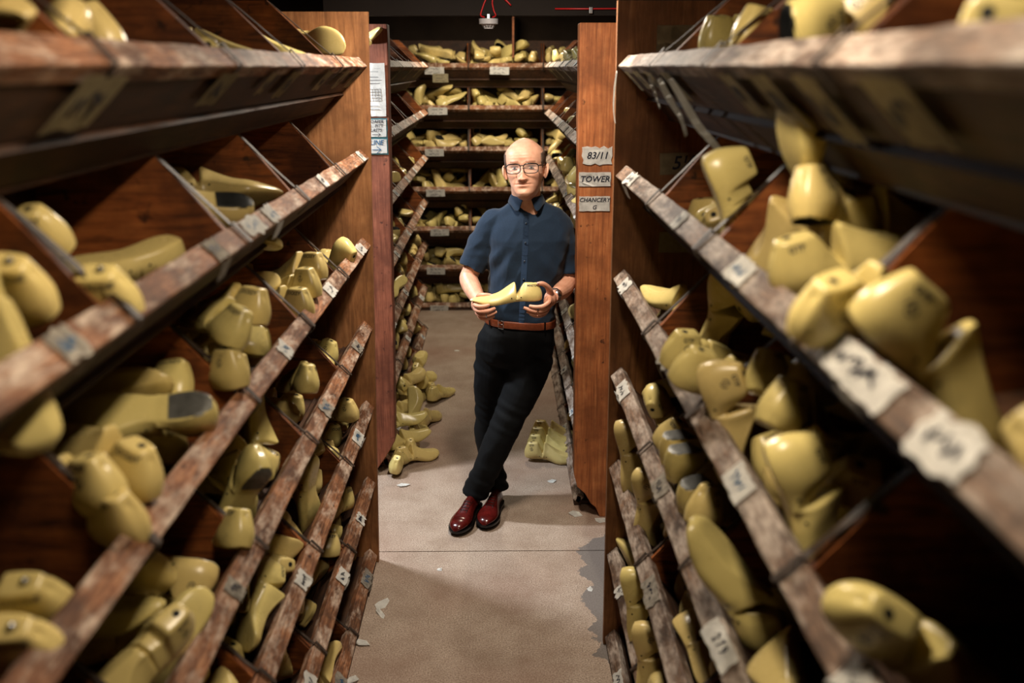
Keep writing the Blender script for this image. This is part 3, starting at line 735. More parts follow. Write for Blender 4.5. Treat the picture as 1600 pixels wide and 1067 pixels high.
    def rr(s, w2=.0265, h2=.0185, n=28):
        out = []
        for k in range(n + 1):
            a = 2 * math.pi * k / n; ca, sa = math.cos(a), math.sin(a); q = (abs(ca) ** 3.6 + abs(sa) ** 3.6) ** (-1 / 3.6)
            x = s * .0325 + w2 * ca * q * (1.0 + .05 * sa); z = -.004 + h2 * sa * q
            out.append(hp_(x, .0975 - abs(x) ** 2 * 3.4, z))
        return out
    for s in (-1, 1):
        tube(rr(s), [.0019 + .0009 * max(0, math.sin(2 * math.pi * k / 28)) for k in range(29)], 8, gl, cap=False)
        tube([hp_(s * .059, .0865, .006), hp_(s * .066, .080, .007), hp_(s * .0735, .055, .006), hp_(s * .0785, .010, .003), hp_(s * .079, -.012, .000)], [.0026, .0026, .0018, .0018, .0018], 8, gl)
    tube([hp_(-.0065, .0965, .006), hp_(0, .1005, .0085), hp_(.0065, .0965, .006)], .0022, 8, gl)
    G = link('glasses', gl, M['frame'], root, True); G['label'] = 'black rectangular glasses'
    for s in (-1, 1):
        bm = bmesh.new(); P = rr(s)[:-1]; n_ = (HM.to_3x3() @ V((0, 1, 0))) * .0006
        a = [bm.verts.new(p + n_) for p in P]; b = [bm.verts.new(p - n_) for p in P]
        bm.faces.new(a); bm.faces.new(b[::-1]); [bm.faces.new((a[i], b[i], b[(i + 1) % 28], a[(i + 1) % 28])) for i in range(28)]
        bmesh.ops.recalc_face_normals(bm, faces=bm.faces); link('lens', bm, M['lens'], G)
    # ---------------- shirt
    bm = bmesh.new(); r_ = []
    for z, x, y, rx, ry in ((.955, .098, 4.42, .158, .112), (1.0, .100, 4.42, .163, .118), (1.06, .104, 4.42, .164, .122), (1.14, .114, 4.42, .168, .124), (1.22, .122, 4.42, .178, .126), (1.30, .130, 4.425, .190, .130), (1.37, .135, 4.428, .198, .126), (1.43, .137, 4.432, .198, .112), (1.468, .137, 4.436, .186, .098), (1.496, .136, 4.438, .158, .086), (1.518, .133, 4.436, .118, .078), (1.538, .129, 4.430, .084, .072), (1.552, .127, 4.426, .074, .069)):
        r_.append(ell_ring(bm, V((x, y, z)), rx, ry, n=40, p=2.5 if z < 1.4 else 2.2))
    loft(bm, r_)
    limb(bm, [(.03, 4.435, 1.452, .060), (-.022, 4.435, 1.436, .069), (-.058, 4.435, 1.385, .072), (-.092, 4.435, 1.31, .069), (-.122, 4.43, 1.245, .0645), (-.133, 4.428, 1.222, .0635)], 4, 24)
    limb(bm, [(.24, 4.44, 1.450, .060), (.274, 4.44, 1.425, .068), (.294, 4.445, 1.345, .068), (.306, 4.448, 1.27, .063), (.311, 4.445, 1.215, .061), (.312, 4.444, 1.200, .060)], 4, 24)
    def wr(c, n):
        d = 0
        # drag folds from the armpits and shoulders, soft bunching at the waist
        f1 = noise.noise(V((c.x * 8 + c.z * 10, c.z * 4, c.y * 5))); f2 = noise.noise(V((c.x * 7, c.y * 6, c.z * 24)))
        f3 = abs(noise.noise(V((c.x * 11 - c.z * 9, c.z * 7 + c.x * 4, c.y * 7 + 4))))
        low = max(0, min(1, (1.16 - c.z) / .14)); d += f2 * .013 * low + f1 * .009 - f3 * .012
        arm = 1 if (c.x < -.045 or c.x > .27) else 0; d += f2 * .006 * arm
        d += .0050 * math.sin((c.x - c.z * .9) * 62) * g(c.x + .01, .06) * g(c.z - 1.24, .09)
        d += .0045 * math.sin((c.x + c.z * .8) * 58) * g(c.x - .24, .05) * g(c.z - 1.26, .10)
        d *= 1 - g(c.x - .122, .03) * .7
        return n * d
    me = remeshed(bm, .005, 5, wr, .5)
    link('shirt', me, M['shirt'], root)
    sh = bvh_of(me)
    # collar: two wings and a band
    bm = bmesh.new()
    for s in (-1, 1):
        top = []; bot = []
        for i in range(13):
            t = i / 12; a = R_(-90 + s * (12 + 158 * t))
            cx, cy = .1245, 4.418
            top.append(V((cx + .0700 * math.cos(a), cy + .0710 * math.sin(a) - .002, 1.562 + .022 * t + .004 * (1 - t))))
            dp = .042 + .026 * math.exp(-(t / .16) ** 2)
            o_ = .0880 + .012 * math.exp(-(t / .2) ** 2)
            aa = a + R_(s * 12 * math.exp(-(t / .2) ** 2))
            bot.append(V((cx + o_ * math.cos(aa), cy + (o_ + .004) * math.sin(aa), top[-1].z - dp)))
        vt = [bm.verts.new(p) for p in top]; vm = [bm.verts.new(p.lerp(q, .4) + V((math.cos(0), 0, 0)) * 0 + (p.lerp(q, .4) - V((cx, cy, p.z))).normalized() * .004) for p, q in zip(top, bot)]; vb = [bm.verts.new(p) for p in bot]
        for i in range(12):
            bm.faces.new((vt[i], vt[i + 1], vm[i + 1], vm[i])); bm.faces.new((vm[i], vm[i + 1], vb[i + 1], vb[i]))
    bmesh.ops.recalc_face_normals(bm, faces=bm.faces); bmesh.ops.solidify(bm, geom=bm.faces[:], thickness=.003)
    o = link('collar', bm, M['shirt'], root, True); md = o.modifiers.new('s', 'SUBSURF'); md.levels = 1; md.render_levels = 1
    # placket and buttons following the shirt front
    bm = bmesh.new(); L_ = []; zz = [1.492 - i * .018 for i in range(29)]
    for z in zz:
        xc = .122 - (1.5 - z) * .045; row = []
        for dx in (-.013, .013):
            h = sh.ray_cast(V((xc + dx, 4.0, z)), V((0, 1, 0)))
            row.append(bm.verts.new(h[0] + V((0, -.0042, 0)) if h[0] else V((xc + dx, 4.30, z))))
        L_.append(row)
    for a, b in zip(L_[:-1], L_[1:]): bm.faces.new((a[0], a[1], b[1], b[0]))
    bmesh.ops.solidify(bm, geom=bm.faces[:], thickness=-.0040); bmesh.ops.recalc_face_normals(bm, faces=bm.faces)
    link('placket', bm, M['shirt'], root, True)
    for z in (1.452, 1.368, 1.284, 1.20):
        xc = .122 - (1.5 - z) * .045; h = sh.ray_cast(V((xc, 4.0, z)), V((0, 1, 0)))
        bm = bmesh.new(); bmesh.ops.create_cone(bm, segments=14, radius1=.0052, radius2=.0046, depth=.0022, cap_ends=True, matrix=Matrix.Translation(h[0] + V((0, -.0090, 0))) @ Matrix.Rotation(R_(90), 4, 'X'))
        link('button', bm, M['button'], root, True)
    # ---------------- trousers
    bm = bmesh.new(); r_ = []
    for z, x, y, rx, ry in ((.985, .098, 4.42, .166, .122), (.95, .095, 4.42, .172, .126), (.90, .080, 4.425, .186, .130), (.84, .072, 4.43, .188, .130), (.79, .068, 4.43, .172, .122), (.76, .064, 4.43, .15, .10)):
        r_.append(ell_ring(bm, V((x, y, z)), rx, ry, n=40, p=2.4))
    loft(bm, r_)
    # standing leg (behind)
    limb(bm, [(-.008, 4.44, .87, .102), (-.026, 4.45, .76, .104), (-.040, 4.46, .62, .090), (-.055, 4.47, .49, .074), (-.057, 4.48, .34, .066), (-.040, 4.485, .20, .062), (-.026, 4.487, .075, .064)], 4, 28, 1.05)
    # crossing leg (in front)
    limb(bm, [(.155, 4.43, .87, .098), (.143, 4.405, .76, .105), (.100, 4.375, .64, .093), (.048, 4.345, .52, .080), (-.006, 4.335, .40, .074), (-.060, 4.34, .27, .069), (-.106, 4.36, .16, .067), (-.128, 4.368, .098, .068)], 4, 28, 1.05)
    def wt(c, n):
        f1 = noise.noise(V((c.x * 7, c.y * 7, c.z * 7))); f2 = noise.noise(V((c.x * 5 + 3, c.y * 5, c.z * 30 + c.x * 14)))
        lo = max(0, min(1, (.34 - c.z) / .25)); kn = g(c.z - .52, .10); hp = g(c.z - .80, .09)
        f3 = abs(noise.noise(V((c.x * 9 + c.z * 7, c.z * 6 - c.x * 5, c.y * 6))))
        d = f1 * .008 - f3 * .010 + f2 * (.014 * lo + .008 * kn + .006 * hp)
        d += .004 * math.sin((c.z * .8 + c.x) * 70) * g(c.z - .74, .08) * g(c.x - .06, .10)
        return n * d
    me = remeshed(bm, .0055, 4, wt, .5)
    link('trousers', me, M['trouser'], root); tr = bvh_of(me)
    # ---------------- belt, buckle, loops
    bm = bmesh.new(); n = 64; prof = []
    def belt_z(x): return 1.002 - .06 * (x + .06)
    for k in range(n):
        a = 2 * math.pi * k / n; d = V((math.cos(a), math.sin(a), 0)); x0 = V((.098, 4.42, 0)); z0 = belt_z(x0.x + d.x * .16)
        h = tr.ray_cast(V((x0.x, x0.y, z0 - .030)) + d * .5, -d); rr_ = (h[0] - V((x0.x, x0.y, h[0].z))).length if h[0] else .165
        h2 = sh.ray_cast(V((x0.x, x0.y, z0)) + d * .5, -d)
        if h2[0]: rr_ = max(rr_, (h2[0] - V((x0.x, x0.y, h2[0].z))).length)
        prof.append((d, rr_, z0))
    rs = [sum(prof[(k + j) % n][1] for j in (-2, -1, 0, 1, 2)) / 5 for k in range(n)]
    R4 = []
    for k in range(n):
        d, _, z0 = prof[k]; c = V((.098, 4.42, 0)); r0 = rs[k]
        R4.append([bm.verts.new(c + d * (r0 + e) + V((0, 0, z0 + dz))) for e, dz in ((-.004, -.034), (.0065, -.032), (.0068, 0), (-.004, .002))])
    for k in range(n):
        A, B = R4[k], R4[(k + 1) % n]
        for i in range(4): bm.faces.new((A[i], A[(i + 1) % 4], B[(i + 1) % 4], B[i]))
    bmesh.ops.recalc_face_normals(bm, faces=bm.faces)
    o = link('belt', bm, M['leatherbelt'], root, True); o['label'] = 'brown leather belt'
    md = o.modifiers.new('b', 'BEVEL'); md.width = .002; md.segments = 2
    def on_belt(x, dz):
        k = min(range(n), key=lambda k: abs((.098 + prof[k][0].x * (rs[k])) - x) + (9 if prof[k][0].y > 0 else 0))
        return V((.098, 4.42, 0)) + prof[k][0] * (rs[k] + .009) + V((0, 0, prof[k][2] + dz)), prof[k][0]
    a, da = on_belt(.008, -.015); tx = V((-da.y, da.x, 0)); tx = tx if tx.x > 0 else -tx
    bm = bmesh.new(); tube([a + tx * x + V((0, 0, z)) for x, z in ((-.014, -.019), (-.014, .019), (.016, .018), (.016, -.020), (-.014, -.019), (-.014, .0))], .0023, 8, bm)
    tube([a + tx * -.013, a + tx * .012 + V((0, -.001, .002))], .0017, 6, bm)
    o = link('belt_buckle', bm, M['silver'], root, True); o['label'] = 'silver belt buckle'
    for x in (-.045, .205):
        a, da = on_belt(x, -.015); tx = V((-da.y, da.x, 0)); bm = bmesh.new()
        vs = [bm.verts.new(a + tx * sx * .0055 + V((0, 0, sz * .023)) + da * .001) for sx, sz in ((-1, -1), (1, -1), (1, 1), (-1, 1))]
        bm.faces.new(vs); bmesh.ops.solidify(bm, geom=bm.faces[:], thickness=.002); link('belt_loop', bm, M['trouser'], root)
    # ---------------- shoes
    def shoe(toe, heel, lift, name='shoe'):
        toe = V(toe); heel = V(heel); d = (toe - heel); Ls = .305; d.normalize(); side = d.cross(V((0, 0, 1))).normalized(); up = side.cross(d)
        def W(s, y, z): return heel + d * (s * Ls) + side * y + up * z
        hw = [(0, .020), (.04, .029), (.15, .034), (.3, .032), (.45, .037), (.62, .049), (.72, .0515), (.82, .047), (.90, .038), (.96, .025), (1, .008)]
        ht = [(0, .072), (.05, .084), (.2, .092), (.33, .094), (.42, .086), (.52, .072), (.62, .060), (.72, .052), (.82, .049), (.90, .046), (.96, .038), (1, .020)]
        bm = bmesh.new(); rings = []
        for i in range(41):
            s = i / 40; w_ = smooth_tab(hw, s) if .05 < s < .95 else interp(hw, s); h_ = smooth_tab(ht, s) if .05 < s < .93 else interp(ht, s); r = []
            tpw = w_ * (.62 if s < .35 else .62 + .1 * min(1, (s - .35) / .3))
            for k in range(24):
                a = 2 * math.pi * k / 24; ca, sa = math.cos(a), math.sin(a); q = (abs(ca) ** 2.4 + abs(sa) ** 2.4) ** (-1 / 2.4)
                zz_ = .016 + (h_ - .016) * (.5 + .5 * sa * q); ww = (w_ * (1 - (zz_ - .016) / (h_) ) + tpw * ((zz_ - .016) / h_)) if sa > 0 else w_
                dd = 0
                if sa > .2: dd = -.0016 * (g(s - .72, .012) + g(s - .66, .012)) - .0012 * g(s - .80, .006) * 1
                r.append(bm.verts.new(W(s, ww * ca * q, zz_ + dd)))
            rings.append(r)
        loft(bm, rings); bmesh.ops.recalc_face_normals(bm, faces=bm.faces)
        o = link(name, bm, M['oxblood'], root, True); o['label'] = 'polished oxblood leather lace-up shoe'
        up_b = BVHTree.FromPolygons([v.co for v in o.data.vertices], [list(p.vertices) for p in o.data.polygons])
        bm = bmesh.new(); top = []; bot = []
        for i in range(60):
            t = i / 60; s = (1 - math.cos(2 * math.pi * t)) / 2; w_ = (interp(hw, s) + .0055) * (1 if t < .5 else -1)
            if s < .03: w_ *= .9
            top.append(W(s * 1.02 - .008, w_, .0165)); bot.append(W(s * 1.02 - .008, w_, .0065))
        A = [bm.verts.new(p) for p in top]; B = [bm.verts.new(p) for p in bot]
        bm.faces.new(A); bm.faces.new(B[::-1]); [bm.faces.new((A[i], B[i], B[(i + 1) % 60], A[(i + 1) % 60])) for i in range(60)]
        hb = []
        for z in (.0075, -.0125):
            r = []
            for i in range(24):
                t = i / 24; a = 2 * math.pi * t; s = .125 + .125 * math.cos(a); r.append(bm.verts.new(W(s, .034 * math.sin(a) * (1 if s > .05 else .9), z)))
            hb.append(r)
        loft(bm, hb); bmesh.ops.recalc_face_normals(bm, faces=bm.faces)
        so = link('sole', bm, M['sole'], o); so['label'] = 'black sole and heel'
        # laces across the throat
        bm = bmesh.new()
        for i in range(4):
            s = .42 + i * .055; pp = []
            for j in range(-3, 4):
                q = W(s + .006 * (j % 2), j * .0062, .2); h = up_b.ray_cast(q, -up)
                if h[0]: pp.append(h[0] + up * .0016)
            if len(pp) > 2: tube(pp, .0015, 6, bm)
        for sd in (-1, 1):
            pp = []
            for i in range(8):
                s = .36 + i * .04; h = up_b.ray_cast(W(s, sd * (.0215 - .001 * i), .2), -up)
                if h[0]: pp.append(h[0] + up * .0005)
            if len(pp) > 2: tube(pp, .0013, 5, bm)
        link('lace', bm, M['sole'], o, True)
    shoe((-.213, 4.115, .012), (-.118, 4.395, .030), 0)
    shoe((-.080, 4.165, .0135), (-.012, 4.46, .0135), 0)
    # ---------------- watch and ring
    bm = bmesh.new(); c0 = V((.249, 4.248, 1.1345)); dr = (V((.293, 4.36, 1.138)) - V((.243, 4.235, 1.134))).normalized()
    ax = dr.cross(V((0, 0, 1))).normalized(); ay = dr.cross(ax); R = []
    for k in range(36):
        a = 2 * math.pi * k / 36; d = ax * math.cos(a) + ay * math.sin(a); lk = .0008 * (k % 3 == 0)
        R.append([bm.verts.new(c0 + d * (.0305 + e - lk) + dr * t) for t, e in ((-.008, 0), (.008, 0), (.008, .0035), (-.008, .0035))])
    for k in range(36):
        A, B = R[k], R[(k + 1) % 36]; [bm.faces.new((A[i], A[(i + 1) % 4], B[(i + 1) % 4], B[i])) for i in range(4)]
    bmesh.ops.recalc_face_normals(bm, faces=bm.faces); wt_ = link('wristwatch', bm, M['silver'], root); wt_['label'] = 'silver bracelet wristwatch'
    bm = bmesh.new(); d = (V((.5, -.75, .45))).normalized(); bmesh.ops.create_cone(bm, segments=24, radius1=.0175, radius2=.016, depth=.008, cap_ends=True, matrix=Matrix.Translation(c0 + d * .034) @ d.to_track_quat('Z', 'Y').to_matrix().to_4x4())
    link('watch_case', bm, M['silver'], wt_, True)
    bm = bmesh.new(); q = V((1, 0, .15)).to_track_quat('Z', 'Y'); R = []
    for k in range(20):
        a = 2 * math.pi * k / 20; dd = q @ V((math.cos(a), math.sin(a), 0)); dz = q @ V((0, 0, 1))
        R.append([bm.verts.new(V((-.060, 4.084, 1.0855)) + dd * (.0098 + e) + dz * t) for t, e in ((-.003, 0), (.003, 0), (.003, .0016), (-.003, .0016))])
    for k in range(20):
        A, B = R[k], R[(k + 1) % 20]; [bm.faces.new((A[i], A[(i + 1) % 4], B[(i + 1) % 4], B[i])) for i in range(4)]
    bmesh.ops.recalc_face_normals(bm, faces=bm.faces); o = link('ring', bm, M['silver'], root, True); o['label'] = 'silver ring'
    return root
MAN = build_man()
